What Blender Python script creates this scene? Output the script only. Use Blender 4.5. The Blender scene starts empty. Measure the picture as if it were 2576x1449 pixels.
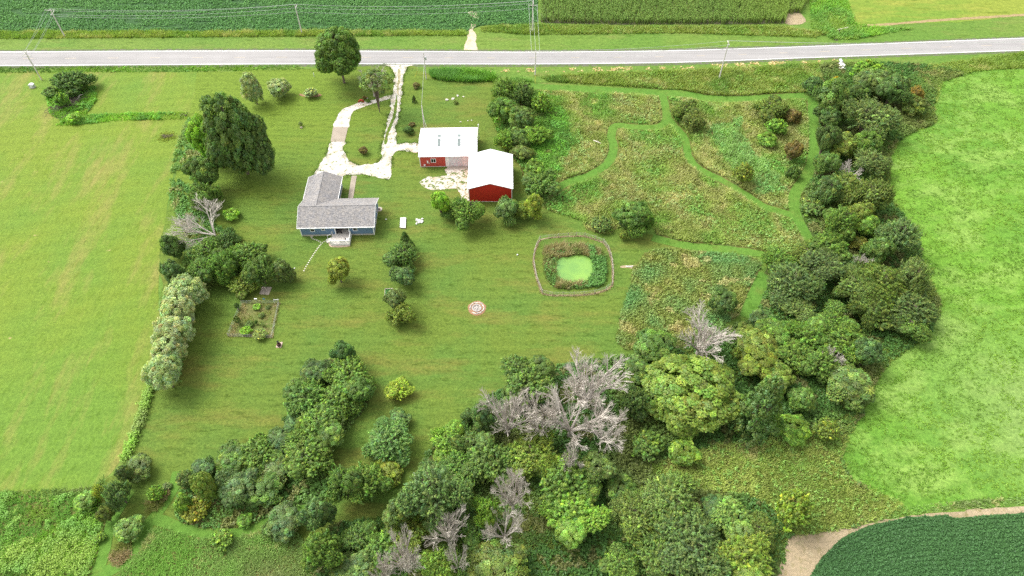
import bpy, bmesh, math
import numpy as np
from mathutils import Vector, Matrix

# ------------------------------------------------------------------ camera, sky, sun
SC = bpy.context.scene
COL = SC.collection
H = 108.6                       # flying height of the camera in metres
PITCH = math.radians(50)        # looking down
cam = bpy.data.cameras.new('camera'); cam.lens = 24; cam.sensor_width = 36; cam.clip_end = 6000
cam_o = bpy.data.objects.new('camera', cam); COL.objects.link(cam_o)
cam_o.location = (0, 0, H); cam_o.rotation_euler = (math.radians(90) - PITCH, 0, 0)
SC.camera = cam_o

SUN_EL, SUN_AZ = math.radians(52), math.radians(-62)   # azimuth measured from +Y towards +X (sun stands to the left, a little behind the road)
W = bpy.data.worlds.new('World'); SC.world = W; W.use_nodes = True
nt = W.node_tree; nt.nodes.clear()
sky = nt.nodes.new('ShaderNodeTexSky'); sky.sky_type = 'NISHITA'; sky.sun_disc = False
sky.sun_elevation = SUN_EL; sky.sun_rotation = SUN_AZ; sky.air_density = 1.0; sky.dust_density = 4.0; sky.ozone_density = 0.6
hs = nt.nodes.new('ShaderNodeHueSaturation'); hs.inputs['Saturation'].default_value = 0.12
bg = nt.nodes.new('ShaderNodeBackground'); bg.inputs[1].default_value = 0.15
out = nt.nodes.new('ShaderNodeOutputWorld')
nt.links.new(sky.outputs[0], hs.inputs['Color']); nt.links.new(hs.outputs[0], bg.inputs[0]); nt.links.new(bg.outputs[0], out.inputs[0])
sun = bpy.data.lights.new('sun', 'SUN'); sun.energy = 1.0; sun.angle = math.radians(32); sun.color = (1, .96, .9)
sun_o = bpy.data.objects.new('sun', sun); COL.objects.link(sun_o)
sd = Vector((math.sin(SUN_AZ) * math.cos(SUN_EL), math.cos(SUN_AZ) * math.cos(SUN_EL), math.sin(SUN_EL)))
sun_o.rotation_euler = sd.to_track_quat('Z', 'Y').to_euler(); sun_o.location = (-60, 60, 140)
SC.view_settings.view_transform = 'Standard'; SC.view_settings.look = 'None'
SC.view_settings.gamma = 1; SC.view_settings.use_curve_mapping = False
SC.view_settings.exposure = 1.36
SC.render.engine = 'CYCLES'
SC.cycles.max_bounces = 6; SC.cycles.diffuse_bounces = 4; SC.cycles.transmission_bounces = 4
SC.cycles.use_denoising = False

# ------------------------------------------------------------------ survey: where a point of the picture lies on the ground
PW = 2575.; FX = PW * 24 / 36; CX, CY = 1287.5, 724.5
cp, sp_ = math.cos(PITCH), math.sin(PITCH)
def G(x, y, z=0.):
    u, v = x - CX, y - CY
    dy = FX * cp - v * sp_; dz = -FX * sp_ - v * cp
    t = (z - H) / dz
    return np.array([u * t, dy * t, z])
def ppm(x, y, z=0.):           # picture units per metre there
    p = G(x, y, z); return FX / (p[1] * cp - (z - H) * sp_)
def ZT(X, Y, y):               # height of the point above (X, Y) seen at picture row y
    v = y - CY
    return H - Y * (FX * sp_ + v * cp) / (FX * cp - v * sp_)
def GP(pts): return np.array([G(x, y)[:2] for x, y in pts])
def zoomD(x0, y0, sc):
    return lambda x, y: ((x0 + x / sc) * .8583, (y0 + y / sc) * .8583)

# ------------------------------------------------------------------ numpy helpers
def hash2(ix, iy, seed):
    h = (ix.astype(np.int64) * 374761393 + iy.astype(np.int64) * 668265263 + seed * 974634777) & 0x7fffffff
    h = ((h ^ (h >> 13)) * 1274126177) & 0x7fffffff
    return ((h ^ (h >> 16)) & 0xffff) / 65535.
def vnoise(x, y, size, seed=0):
    x = x / size; y = y / size
    ix = np.floor(x); iy = np.floor(y); fx = x - ix; fy = y - iy
    fx = fx * fx * (3 - 2 * fx); fy = fy * fy * (3 - 2 * fy)
    a = hash2(ix, iy, seed); b = hash2(ix + 1, iy, seed); c = hash2(ix, iy + 1, seed); d = hash2(ix + 1, iy + 1, seed)
    return (a * (1 - fx) + b * fx) * (1 - fy) + (c * (1 - fx) + d * fx) * fy
def fnoise(x, y, size, seed=0):
    return .55 * vnoise(x, y, size, seed) + .3 * vnoise(x, y, size / 2.3, seed + 7) + .15 * vnoise(x, y, size / 5.1, seed + 13)
def pip(poly, P):
    x, y = P[:, 0], P[:, 1]; r = np.zeros(len(P), bool); n = len(poly)
    for i in range(n):
        x1, y1 = poly[i]; x2, y2 = poly[(i + 1) % n]
        if y1 == y2: continue
        c = ((y1 > y) != (y2 > y)) & (x < (x2 - x1) * (y - y1) / (y2 - y1) + x1)
        r ^= c
    return r
def dist_line(line, P):
    d = np.full(len(P), 1e9)
    for a, b in zip(line[:-1], line[1:]):
        ab = b - a; L = max((ab ** 2).sum(), 1e-9)
        t = np.clip(((P - a) @ ab) / L, 0, 1)
        d = np.minimum(d, np.hypot(*(P - a - t[:, None] * ab).T))
    return d
def catmull(P, step=.6, closed=False):
    P = np.asarray(P, float); n = len(P); res = []
    rng_ = range(n) if closed else range(n - 1)
    for i in rng_:
        if closed: p0, p1, p2, p3 = P[i - 1], P[i], P[(i + 1) % n], P[(i + 2) % n]
        else: p0, p1, p2, p3 = P[max(i - 1, 0)], P[i], P[i + 1], P[min(i + 2, n - 1)]
        k = int(max(1, min(80, np.linalg.norm(p2 - p1) / step)))
        for t in np.arange(k) / k:
            res.append(.5 * ((2 * p1) + (-p0 + p2) * t + (2 * p0 - 5 * p1 + 4 * p2 - p3) * t * t + (-p0 + 3 * p1 - 3 * p2 + p3) * t ** 3))
    if not closed: res.append(P[-1])
    return np.array(res)
def linear(P, step=.6, closed=True):
    P = np.asarray(P, float); res = []; n = len(P)
    for i in range(n if closed else n - 1):
        a, b = P[i], P[(i + 1) % n]; k = int(max(1, min(400, np.linalg.norm(b - a) / step)))
        for t in np.arange(k) / k: res.append(a + (b - a) * t)
    if not closed: res.append(P[-1])
    return np.array(res)
def wobble(P, amp, size, seed):
    q = P.copy()
    q[:, 0] += amp * 2 * (fnoise(P[:, 0], P[:, 1], size, seed) - .5)
    q[:, 1] += amp * 2 * (fnoise(P[:, 0], P[:, 1], size, seed + 31) - .5)
    return q

# ------------------------------------------------------------------ object helpers
def tag(o, label=None, cat=None, group=None, kind=None):
    if label: o['label'] = label
    if cat: o['category'] = cat
    if group: o['group'] = group
    if kind: o['kind'] = kind
    return o
def empty(name, loc, label=None, cat=None, group=None, rz=0):
    o = bpy.data.objects.new(name, None); COL.objects.link(o); o.empty_display_size = .5
    o.location = loc; o.rotation_euler.z = rz
    return tag(o, label, cat, group)
def link(name, me, mat=None, parent=None):
    o = bpy.data.objects.new(name, me); COL.objects.link(o)
    if mat and not me.materials: me.materials.append(mat)
    if parent: o.parent = parent
    return o
def npmesh(name, V, F, col=None):
    """V (n,3); F (m,k) faces of one size; col (n,3) colour per vertex"""
    me = bpy.data.meshes.new(name); n, (m, k) = len(V), F.shape
    me.vertices.add(n); me.vertices.foreach_set('co', np.ascontiguousarray(V, np.float32).ravel())
    me.loops.add(m * k); me.loops.foreach_set('vertex_index', np.ascontiguousarray(F, np.int32).ravel())
    me.polygons.add(m); me.polygons.foreach_set('loop_start', np.arange(0, m * k, k, dtype=np.int32))
    me.polygons.foreach_set('loop_total', np.full(m, k, np.int32))
    if col is not None:
        at = me.color_attributes.new('Col', 'FLOAT_COLOR', 'POINT')
        c4 = np.ones((n, 4), np.float32); c4[:, :3] = col
        at.data.foreach_set('color', c4.ravel())
    me.update(calc_edges=True)
    return me
class MB:
    def __init__(s): s.v = []; s.f = []
    def add(s, V, F):
        b = len(s.v); s.v += [tuple(p) for p in V]; s.f += [tuple(b + i for i in q) for q in F]; return s
    def box(s, x0, y0, z0, x1, y1, z1, M=None):
        V = [Vector(p) for p in ((x0, y0, z0), (x1, y0, z0), (x1, y1, z0), (x0, y1, z0), (x0, y0, z1), (x1, y0, z1), (x1, y1, z1), (x0, y1, z1))]
        if M is not None: V = [M @ p for p in V]
        return s.add(V, [(3, 2, 1, 0), (4, 5, 6, 7), (0, 1, 5, 4), (1, 2, 6, 5), (2, 3, 7, 6), (3, 0, 4, 7)])
    def prism(s, poly, z0, z1):
        n = len(poly); V = [(x, y, z0) for x, y in poly] + [(x, y, z1) for x, y in poly]
        return s.add(V, [tuple(range(n - 1, -1, -1)), tuple(range(n, 2 * n))] + [(i, (i + 1) % n, n + (i + 1) % n, n + i) for i in range(n)])
    def extrude(s, prof, axis, a0, a1):
        """prof: 2-D outline; axis 'y': (x,z) outline run along y; axis 'x': (y,z) outline run along x"""
        n = len(prof)
        V = [((p, a, q) if axis == 'y' else (a, p, q)) for a in (a0, a1) for p, q in prof]
        return s.add(V, [tuple(range(n - 1, -1, -1)), tuple(range(n, 2 * n))] + [(i, (i + 1) % n, n + (i + 1) % n, n + i) for i in range(n)])
    def tube(s, pts, rad, n=6):
        pts = [Vector(p) for p in pts]; rad = rad if hasattr(rad, '__len__') else [rad] * len(pts)
        rings = []
        for i, p in enumerate(pts):
            d = (pts[min(i + 1, len(pts) - 1)] - pts[max(i - 1, 0)]).normalized()
            a = d.cross(Vector((0, 0, 1)) if abs(d.z) < .9 else Vector((1, 0, 0))).normalized(); b = d.cross(a)
            rings.append([p + (a * math.cos(t) + b * math.sin(t)) * rad[i] for t in (2 * math.pi * k / n for k in range(n))])
        V = [q for r in rings for q in r]; F = []
        for i in range(len(pts) - 1):
            for k in range(n): F.append((i * n + k, i * n + (k + 1) % n, (i + 1) * n + (k + 1) % n, (i + 1) * n + k))
        F.append(tuple(range(n - 1, -1, -1))); F.append(tuple((len(pts) - 1) * n + k for k in range(n)))
        return s.add(V, F)
    def lathe(s, prof, c=(0, 0, 0), n=16):
        V = [(c[0] + r * math.cos(2 * math.pi * k / n), c[1] + r * math.sin(2 * math.pi * k / n), c[2] + z) for r, z in prof for k in range(n)]; F = []
        for i in range(len(prof) - 1):
            for k in range(n): F.append((i * n + k, i * n + (k + 1) % n, (i + 1) * n + (k + 1) % n, (i + 1) * n + k))
        F.append(tuple(range(n - 1, -1, -1))); F.append(tuple((len(prof) - 1) * n + k for k in range(n)))
        return s.add(V, F)
    def mesh(s, name, mat, smooth=False):
        me = bpy.data.meshes.new(name); me.from_pydata(s.v, [], s.f); me.materials.append(mat); me.update()
        if smooth: me.polygons.foreach_set('use_smooth', [True] * len(me.polygons))
        return me
    def build(s, name, mat, parent=None, smooth=False):
        return link(name, s.mesh(name, mat, smooth), None, parent)
def rock_mesh(name, mat, seed, squash=.6):
    r = np.random.default_rng(seed); bm = bmesh.new(); bmesh.ops.create_icosphere(bm, subdivisions=2, radius=1)
    k = r.normal(size=(5, 3))
    for v in bm.verts:
        d = np.array(v.co); s = 1 + sum(.09 * math.sin(3 * d @ q) for q in k); v.co = Vector(d * s); v.co.z *= squash
    me = bpy.data.meshes.new(name); bm.to_mesh(me); bm.free(); me.materials.append(mat); return me

# ------------------------------------------------------------------ materials
def new_mat(name):
    m = bpy.data.materials.new(name); m.use_nodes = True; t = m.node_tree
    return m, t, t.nodes['Principled BSDF']
def N(t, kind, **kw):
    n = t.nodes.new(kind)
    for k, v in kw.items():
        if k in n.inputs: n.inputs[k].default_value = v
        else: setattr(n, k, v)
    return n
def noise(t, vec, scale, detail=3, rough=.55):
    n = N(t, 'ShaderNodeTexNoise', Scale=scale, Detail=detail, Roughness=rough); t.links.new(vec, n.inputs['Vector']); return n.outputs[0]
def ramp(t, fac, a, b):
    n = N(t, 'ShaderNodeMapRange'); n.inputs['From Min'].default_value = a; n.inputs['From Max'].default_value = b; n.clamp = True
    t.links.new(fac, n.inputs['Value']); return n.outputs[0]
def mix(t, fac, a, b, mode='MIX'):
    n = N(t, 'ShaderNodeMix', data_type='RGBA', blend_type=mode)
    for s, v in ((n.inputs[0], fac), (n.inputs[6], a), (n.inputs[7], b)):
        if isinstance(v, (int, float)): s.default_value = v
        elif isinstance(v, tuple): s.default_value = (*v, 1)
        else: t.links.new(v, s)
    return n.outputs[2]
def mapped(t, scale=(1, 1, 1), rot=0., obj=False):
    src = N(t, 'ShaderNodeTexCoord').outputs['Object'] if obj else N(t, 'ShaderNodeNewGeometry').outputs['Position']
    m = N(t, 'ShaderNodeMapping'); m.inputs['Scale'].default_value = scale; m.inputs['Rotation'].default_value = (0, 0, rot)
    t.links.new(src, m.inputs[0]); return m.outputs[0]
def bump(t, b, h, strength=.4, dist=.1):
    n = N(t, 'ShaderNodeBump', Strength=strength, Distance=dist); t.links.new(h, n.inputs['Height']); t.links.new(n.outputs[0], b.inputs['Normal'])
def grass_mat(name, a, b, c, streak=(1, 1), rot=0., lo=.035, mid=.22, hi=1.6, fine=.55, c_at=(.54, .7), stripe=0., stripe_w=1.6, bmp=.5, spots=None, drift=None, speck=.7):
    """three grass colours: a/b in drifts, c in patches, with tuft-sized variation"""
    m, t, p = new_mat(name)
    pos = mapped(t); st = mapped(t, (streak[0], streak[1], 1), rot)
    n1 = noise(t, pos, lo, 4); n2 = noise(t, st, mid, 5, .62); n3 = noise(t, pos, hi, 4, .7); n4 = noise(t, st, hi * .45, 5, .7)
    col = mix(t, ramp(t, n1, .40, .60), a, b)
    col = mix(t, ramp(t, n2, *c_at), col, c)
    if drift:                      # lighter stand of grass in one part of the sheet
        (dx, dy), rad, dc = drift
        vm = N(t, 'ShaderNodeVectorMath', operation='DISTANCE'); t.links.new(pos, vm.inputs[0]); vm.inputs[1].default_value = (dx, dy, 0)
        ad = N(t, 'ShaderNodeMath', operation='MULTIPLY_ADD'); t.links.new(n1, ad.inputs[0]); ad.inputs[1].default_value = 40.; t.links.new(vm.outputs['Value'], ad.inputs[2])
        mr = N(t, 'ShaderNodeMapRange'); mr.inputs['From Min'].default_value = rad + 32; mr.inputs['From Max'].default_value = rad - 8; t.links.new(ad.outputs[0], mr.inputs['Value'])
        col = mix(t, mr.outputs[0], col, dc)
    if stripe:
        w = N(t, 'ShaderNodeTexWave', bands_direction='Y', Scale=.314 / stripe_w, Distortion=2.2, Detail=2.0); w.inputs['Detail Scale'].default_value = .25; t.links.new(mapped(t, (.5, 1, 1), rot), w.inputs[0])
        col = mix(t, w.outputs['Fac'], col, mix(t, 1., col, (1 - stripe,) * 3, 'MULTIPLY'))
    f = ramp(t, n3, .3, .7)
    col = mix(t, f, mix(t, 1., col, (1 - fine, 1 - fine * .85, 1 - fine), 'MULTIPLY'), mix(t, 1., col, (1 + fine * .5, 1 + fine * .45, 1 + fine * .3), 'MULTIPLY'))
    f2 = ramp(t, n4, .53, .66)
    col = mix(t, f2, col, mix(t, 1., col, (speck, speck + .04, speck * .8), 'MULTIPLY'))
    if spots:
        sc_, lo_, hi_, scol = spots
        col = mix(t, ramp(t, noise(t, pos, sc_, 4, .65), lo_, hi_), col, scol)
    t.links.new(col, p.inputs['Base Color']); p.inputs['Roughness'].default_value = .9; p.inputs['Specular IOR Level'].default_value = .15
    bump(t, p, n3, bmp, .25)
    return m
def flat_mat(name, col, rough=.7, var=.12, sc=1.5, spec=.3, obj=True, metal=0., streak=(1, 1, 1), bmp=0.):
    m, t, p = new_mat(name); v = mapped(t, streak, obj=obj)
    n = noise(t, v, sc, 5, .6); n2 = noise(t, v, sc * 9, 3, .6)
    c = mix(t, ramp(t, n, .3, .7), tuple(x * (1 - var) for x in col), tuple(min(1, x * (1 + var)) for x in col))
    c = mix(t, ramp(t, n2, .35, .65), c, mix(t, 1., c, (1 - var * .6,) * 3, 'MULTIPLY'))
    t.links.new(c, p.inputs['Base Color']); p.inputs['Roughness'].default_value = rough; p.inputs['Specular IOR Level'].default_value = spec; p.inputs['Metallic'].default_value = metal
    if bmp: bump(t, p, n2, bmp, .03)
    return m
def foliage_mat(name, use_obj=True, trans=.40, rnd=.18):
    """colour of the leaf from the mesh, tinted by the colour of the object"""
    m, t, p = new_mat(name); t.nodes.remove(p)
    at = N(t, 'ShaderNodeAttribute', attribute_name='Col'); c = at.outputs['Color']
    if use_obj:
        oi = N(t, 'ShaderNodeObjectInfo'); c = mix(t, 1., c, oi.outputs['Color'], 'MULTIPLY')
    g = N(t, 'ShaderNodeNewGeometry'); r = N(t, 'ShaderNodeMapRange'); r.inputs['To Min'].default_value = 1 - rnd; r.inputs['To Max'].default_value = 1 + rnd
    t.links.new(g.outputs['Random Per Island'], r.inputs['Value'])
    c = mix(t, 1., c, r.outputs[0], 'MULTIPLY')
    d = N(t, 'ShaderNodeBsdfDiffuse'); tr = N(t, 'ShaderNodeBsdfTranslucent'); ms = N(t, 'ShaderNodeMixShader'); ms.inputs[0].default_value = trans
    t.links.new(c, d.inputs[0]); t.links.new(mix(t, 1., c, (1.1, 1.15, .55), 'MULTIPLY'), tr.inputs[0])
    gl = N(t, 'ShaderNodeBsdfGlossy', Roughness=.45); gl.inputs[0].default_value = (.9, .95, 1, 1); ms2 = N(t, 'ShaderNodeMixShader'); ms2.inputs[0].default_value = .012
    t.links.new(d.outputs[0], ms.inputs[1]); t.links.new(tr.outputs[0], ms.inputs[2]); t.links.new(ms.outputs[0], ms2.inputs[1]); t.links.new(gl.outputs[0], ms2.inputs[2])
    t.links.new(ms2.outputs[0], t.nodes['Material Output'].inputs[0])
    return m
LEAF = foliage_mat('leaves'); HERB = foliage_mat('herbs', False, .30, .14)
FOLIAGE_K = 1.45
BARK = flat_mat('bark', (.17, .135, .105), .9, .3, 3, .1)
DEADWOOD = flat_mat('dead_wood', (.50, .455, .395), .9, .22, 2, .1)
WHITE = flat_mat('white_paint', (.80, .80, .79), .5, .03, 1.)
METALROOF = flat_mat('white_metal_roof', (.80, .80, .80), .38, .02, .5, .4)
RED_OLD = flat_mat('faded_red_siding', (.50, .078, .060), .55, .10, .8, .3, streak=(4, 4, .6))
RED = flat_mat('red_siding', (.52, .030, .020), .5, .08, .8, .3, streak=(4, 4, .6))
BLUE = flat_mat('blue_siding', (.135, .21, .31), .6, .06, 1., .3, streak=(.5, .5, 6))
CONCRETE = flat_mat('concrete', (.42, .37, .31), .85, .12, .8, .2, bmp=.2)
FOUND = flat_mat('pale_block', (.50, .46, .38), .85, .08, 1.5, .2)
POLEWOOD = flat_mat('pole_wood', (.58, .545, .50), .85, .15, 2, .1, streak=(3, 3, .4))
GALV = flat_mat('galvanised_metal', (.5, .52, .53), .45, .1, 2, .5, metal=.3)
WIRE = flat_mat('wire_metal', (.45, .47, .45), .5, .05, 2, .4)
BLACK = flat_mat('black_iron', (.012, .011, .012), .5, .2, 3, .4)
CLAY = flat_mat('brown_clay', (.07, .028, .02), .6, .2, 4, .3)
DARKGLASS = flat_mat('dark_glass', (.012, .014, .017), .08, .1, 1, .6)
SKYLIGHT = flat_mat('skylight_plastic', (.15, .185, .175), .35, .12, 1.2, .4)
GREYDOOR = flat_mat('grey_paint', (.62, .63, .64), .5, .04, 1)
PALESTONE = flat_mat('pale_stone', (.56, .52, .45), .9, .2, 1.5, .15, bmp=.3)
WHITESTONE = flat_mat('white_stone', (.68, .66, .62), .9, .18, 1.5, .15, bmp=.3)
YELLOW = flat_mat('yellow_plastic', (.55, .45, .06), .5, .06, 2)
BLUEPL = flat_mat('blue_plastic', (.05, .28, .5), .5, .06, 2)
DECKW = flat_mat('painted_deck_boards', (.60, .555, .50), .8, .10, .7, .2, streak=(.4, 6, 1))
FENCEW = flat_mat('weathered_timber', (.36, .31, .25), .85, .2, 2, .1, streak=(3, 3, .5))
PAD = flat_mat('tan_concrete', (.30, .255, .20), .85, .14, .5, .2, bmp=.2)
SLABW = flat_mat('weathered_panel', (.42, .36, .30), .85, .22, .9, .15, bmp=.2)
REDPAINT = flat_mat('red_paint', (.35, .015, .012), .45, .15, 2, .4)
def mulch_mat(name, a, b, sc=5):
    m, t, p = new_mat(name); pos = mapped(t)
    c = mix(t, ramp(t, noise(t, pos, sc, 4, .7), .35, .65), a, b); t.links.new(c, p.inputs['Base Color']); p.inputs['Roughness'].default_value = .95
    bump(t, p, noise(t, pos, sc * 1.7, 3, .7), .6, .1); return m
def shingle_mat():
    m, t, p = new_mat('grey_shingles'); v = mapped(t, obj=True)
    br = N(t, 'ShaderNodeTexBrick', Scale=1.0); br.inputs['Brick Width'].default_value = .33; br.inputs['Row Height'].default_value = .17; br.inputs['Mortar Size'].default_value = .006
    br.inputs['Color1'].default_value = (.155, .155, .16, 1); br.inputs['Color2'].default_value = (.285, .275, .265, 1); br.inputs['Mortar'].default_value = (.12, .12, .12, 1); br.offset = .5
    t.links.new(v, br.inputs[0])
    c = mix(t, ramp(t, noise(t, v, .9, 5, .7), .35, .65), mix(t, 1., br.outputs[0], (.98, .98, 1.0), 'MULTIPLY'), mix(t, 1., br.outputs[0], (1.12, 1.06, .98), 'MULTIPLY'))
    c = mix(t, ramp(t, noise(t, v, 5, 4, .7), .35, .65), mix(t, 1., c, (.75, .75, .76), 'MULTIPLY'), mix(t, 1., c, (1.25, 1.25, 1.25), 'MULTIPLY'))
    t.links.new(c, p.inputs['Base Color']); p.inputs['Roughness'].default_value = .9; p.inputs['Specular IOR Level'].default_value = .15
    return m
SHINGLE = shingle_mat()
def gravel_mat(name, base, tan, grass, gap=(.60, .68), gsc=.8):
    m, t, p = new_mat(name); pos = mapped(t)
    c = mix(t, ramp(t, noise(t, pos, .5, 4, .6), .45, .68), base, tan)
    c = mix(t, ramp(t, noise(t, pos, 7, 3, .7), .3, .7), mix(t, 1., c, (.72, .70, .66), 'MULTIPLY'), mix(t, 1., c, (1.15, 1.15, 1.15), 'MULTIPLY'))
    c = mix(t, ramp(t, noise(t, pos, gsc, 5, .72), *gap), c, grass)
    t.links.new(c, p.inputs['Base Color']); p.inputs['Roughness'].default_value = .95; p.inputs['Specular IOR Level'].default_value = .1
    bump(t, p, noise(t, pos, 6, 3, .7), .5, .08); return m
def road_mat():
    m, t, p = new_mat('worn_asphalt'); pos = mapped(t, (.02, 1, 1)); pos2 = mapped(t)
    c = mix(t, ramp(t, noise(t, pos, .9, 3, .6), .4, .62), (.285, .274, .266), (.245, .236, .230))
    c = mix(t, ramp(t, noise(t, pos2, .25, 5, .7), .3, .7), mix(t, 1., c, (.93, .93, .93), 'MULTIPLY'), mix(t, 1., c, (1.06, 1.06, 1.06), 'MULTIPLY'))
    t.links.new(c, p.inputs['Base Color']); p.inputs['Roughness'].default_value = .85; p.inputs['Specular IOR Level'].default_value = .2; return m
def pond_mat():
    m, t, p = new_mat('duckweed_water'); pos = mapped(t)
    c = mix(t, ramp(t, noise(t, pos, .16, 4, .6), .35, .62), (.10, .225, .05), (.175, .32, .055))
    c = mix(t, ramp(t, noise(t, pos, .9, 5, .7), .60, .72), c, (.07, .14, .03))
    t.links.new(c, p.inputs['Base Color']); p.inputs['Roughness'].default_value = .35; p.inputs['Specular IOR Level'].default_value = .4; return m

# ------------------------------------------------------------------ the setting: sheets of ground
def sheet(name, P, z, mat, label, cat, smooth=True, wob=0., wsz=2., seed=1, world=False, step=.6):
    P = np.asarray(P, float) if world else GP(P)
    Q = catmull(P, step, True) if smooth else linear(P, step, True)
    if wob: Q = wobble(Q, wob, wsz, seed)
    me = bpy.data.meshes.new(name); me.from_pydata([(x, y, z) for x, y in Q], [], [tuple(range(len(Q)))]); me.update()
    if me.polygons[0].normal.z < 0: me.flip_normals()
    o = link(name, me, mat); return tag(o, label, cat, None, 'structure'), Q
def ribbon(name, line, width, z, mat, label, cat, wob=.25, seed=1):
    """a strip along a line; width in metres (number or one per point)"""
    L = catmull(GP(line), .7); n = len(L)
    wd = np.interp(np.linspace(0, 1, n), np.linspace(0, 1, len(np.atleast_1d(width))), np.atleast_1d(width)) / 2
    d = np.gradient(L, axis=0); d /= np.linalg.norm(d, axis=1)[:, None]; nn = np.stack([-d[:, 1], d[:, 0]], 1)
    a = wobble(L + nn * wd[:, None], wob, 1.6, seed); b = wobble(L - nn * wd[:, None], wob, 1.6, seed + 5)
    V = np.zeros((2 * n, 3)); V[:n, :2] = a; V[n:, :2] = b; V[:, 2] = z
    i = np.arange(n - 1); F = np.stack([n + i, n + i + 1, i + 1, i], 1)
    me = npmesh(name, V, F)
    if me.polygons[0].normal.z < 0: me.flip_normals()
    o = link(name, me, mat); return tag(o, label, cat, None, 'structure'), L, wd

M_VERGE = grass_mat('verge_grass', (.100, .185, .030), (.130, .200, .036), (.150, .185, .046), streak=(.35, 1.2), fine=.4, hi=1.2)
M_LAWN = grass_mat('lawn_grass', (.115, .167, .026), (.093, .164, .028), (.156, .157, .034), streak=(.40, 1.25), lo=.055, mid=.15, hi=2.0, fine=.40, c_at=(.50, .72), bmp=.4, stripe=.09, stripe_w=2.3, drift=((-92, 168), 62, (.135, .200, .024)), speck=.62)
M_HAY = grass_mat('hayfield_grass', (.153, .211, .027), (.117, .203, .029), (.225, .210, .060), stripe=.07, stripe_w=3.4, streak=(1.4, .35), rot=-.30, lo=.03, mid=.10, hi=1.7, fine=.34, c_at=(.50, .70), speck=.8, spots=(.22, .70, .76, (.34, .28, .12)))
M_PAST = grass_mat('pasture_grass', (.136, .272, .030), (.108, .232, .030), (.185, .300, .060), streak=(.6, 1.), rot=-.5, stripe=.10, stripe_w=3.2, drift=((92, 62), 15, (.180, .265, .080)), lo=.03, mid=.14, hi=1.7, fine=.40, c_at=(.46, .62), bmp=.6, speck=.60, spots=(.13, .735, .76, (.42, .32, .18)))  # speck: dark flecks paint the small shadows among the pasture clumps
M_MEAD = grass_mat('meadow_ground', (.115, .130, .032), (.145, .130, .045), (.095, .15, .04), lo=.05, mid=.2, hi=1.5, fine=.6)
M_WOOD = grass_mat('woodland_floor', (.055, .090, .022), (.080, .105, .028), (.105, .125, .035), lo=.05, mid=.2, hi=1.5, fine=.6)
M_PATH = grass_mat('mown_path_grass', (.084, .182, .026), (.098, .190, .028), (.112, .172, .030), streak=(.8, .8), lo=.06, mid=.3, hi=1.4, fine=.26)
M_SOIL = grass_mat('bare_soil', (.34, .265, .175), (.28, .22, .14), (.37, .30, .20), lo=.1, mid=.4, hi=2, fine=.25, spots=(.35, .60, .70, (.13, .17, .05)))
M_DIRT = gravel_mat('farm_track_dirt', (.50, .43, .33), (.42, .33, .22), (.12, .19, .04), (.60, .72), .45)
M_FIELD = grass_mat('soybean_ground', (.036, .088, .030), (.042, .098, .033), (.05, .108, .036), lo=.05, mid=.3, hi=2, fine=.5)
M_FARG = grass_mat('far_pasture_grass', (.135, .215, .030), (.195, .235, .036), (.235, .245, .045), streak=(.3, 1.3), lo=.02, mid=.12, hi=.9, fine=.32, c_at=(.48, .66))
M_GRAVEL = gravel_mat('white_gravel', (.56, .53, .49), (.44, .38, .29), (.13, .16, .05), (.565, .625), .9)
M_GRAVEL2 = gravel_mat('thin_gravel', (.55, .51, .46), (.42, .34, .24), (.095, .14, .03), (.50, .57), .9)
M_ROAD = road_mat(); M_POND = pond_mat()
LINE_W = flat_mat('white_road_paint', (.78, .78, .77), .6, .05, 1); LINE_Y = flat_mat('yellow_road_paint', (.40, .34, .25), .6, .12, .5)
MULCH = mulch_mat('brown_mulch', (.20, .10, .05), (.34, .20, .11)); MUD = mulch_mat('wet_mud', (.035, .028, .02), (.10, .08, .055), 1.5)
STRAW = mulch_mat('dead_grass', (.36, .27, .14), (.48, .36, .20), 3)

sheet('ground', [(-1500, -1200), (1500, -1200), (1500, 2500), (-1500, 2500)], 0, M_VERGE, 'grassy ground and roadside verge stretching in every direction', 'ground', False, world=True, step=50)
HAYP = [(-1500, 183), (250, 181), (480, 181), (700, 181), (700, 285), (470, 300), (430, 480), (405, 600), (402, 700), (402, 830), (375, 950), (345, 1060), (312, 1150), (285, 1190), (240, 1225), (120, 1246), (0, 1245), (-300, 1250), (-900, 1250)]
_, HAYW = sheet('hay_field', HAYP, .02, M_HAY, 'yellow green mown hay field left of the long hedge', 'field', False, .6, 5)
LAWNP = [(495, 183), (620, 178), (790, 172), (960, 166), (1045, 166), (1090, 195), (1250, 205), (1400, 300), (1420, 480), (1480, 560), (1640, 590), (1720, 610), (1700, 650), (1640, 640), (1620, 880), (1750, 900), (1500, 1000), (1300, 1150), (1150, 1250), (1000, 1330), (830, 1350), (700, 1449), (560, 1600), (200, 1600), (200, 1240), (300, 1190), (330, 1130), (362, 1030), (390, 930), (405, 830), (405, 600), (430, 480), (478, 300)]
_, LAWNW = sheet('lawn', LAWNP, .035, M_LAWN, 'mown lawn around the blue house, barns and pond', 'lawn', False, .7, 4)
PASTP = [(3600, 173), (2575, 173), (2450, 180), (2367, 207), (2348, 267), (2352, 310), (2270, 347), (2240, 400), (2237, 467), (2250, 510), (2285, 560), (2315, 600), (2318, 650), (2338, 700), (2366, 755), (2368, 785), (2350, 820), (2315, 862), (2250, 905), (2205, 960), (2167, 1050), (2133, 1100), (2117, 1153), (2143, 1205), (2217, 1248), (2290, 1278), (2400, 1270), (2575, 1255), (3600, 1215)]
_, PASTW = sheet('pasture', PASTP, .045, M_PAST, 'bright green pasture on the right side', 'field', True, 1.0, 5)
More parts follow.
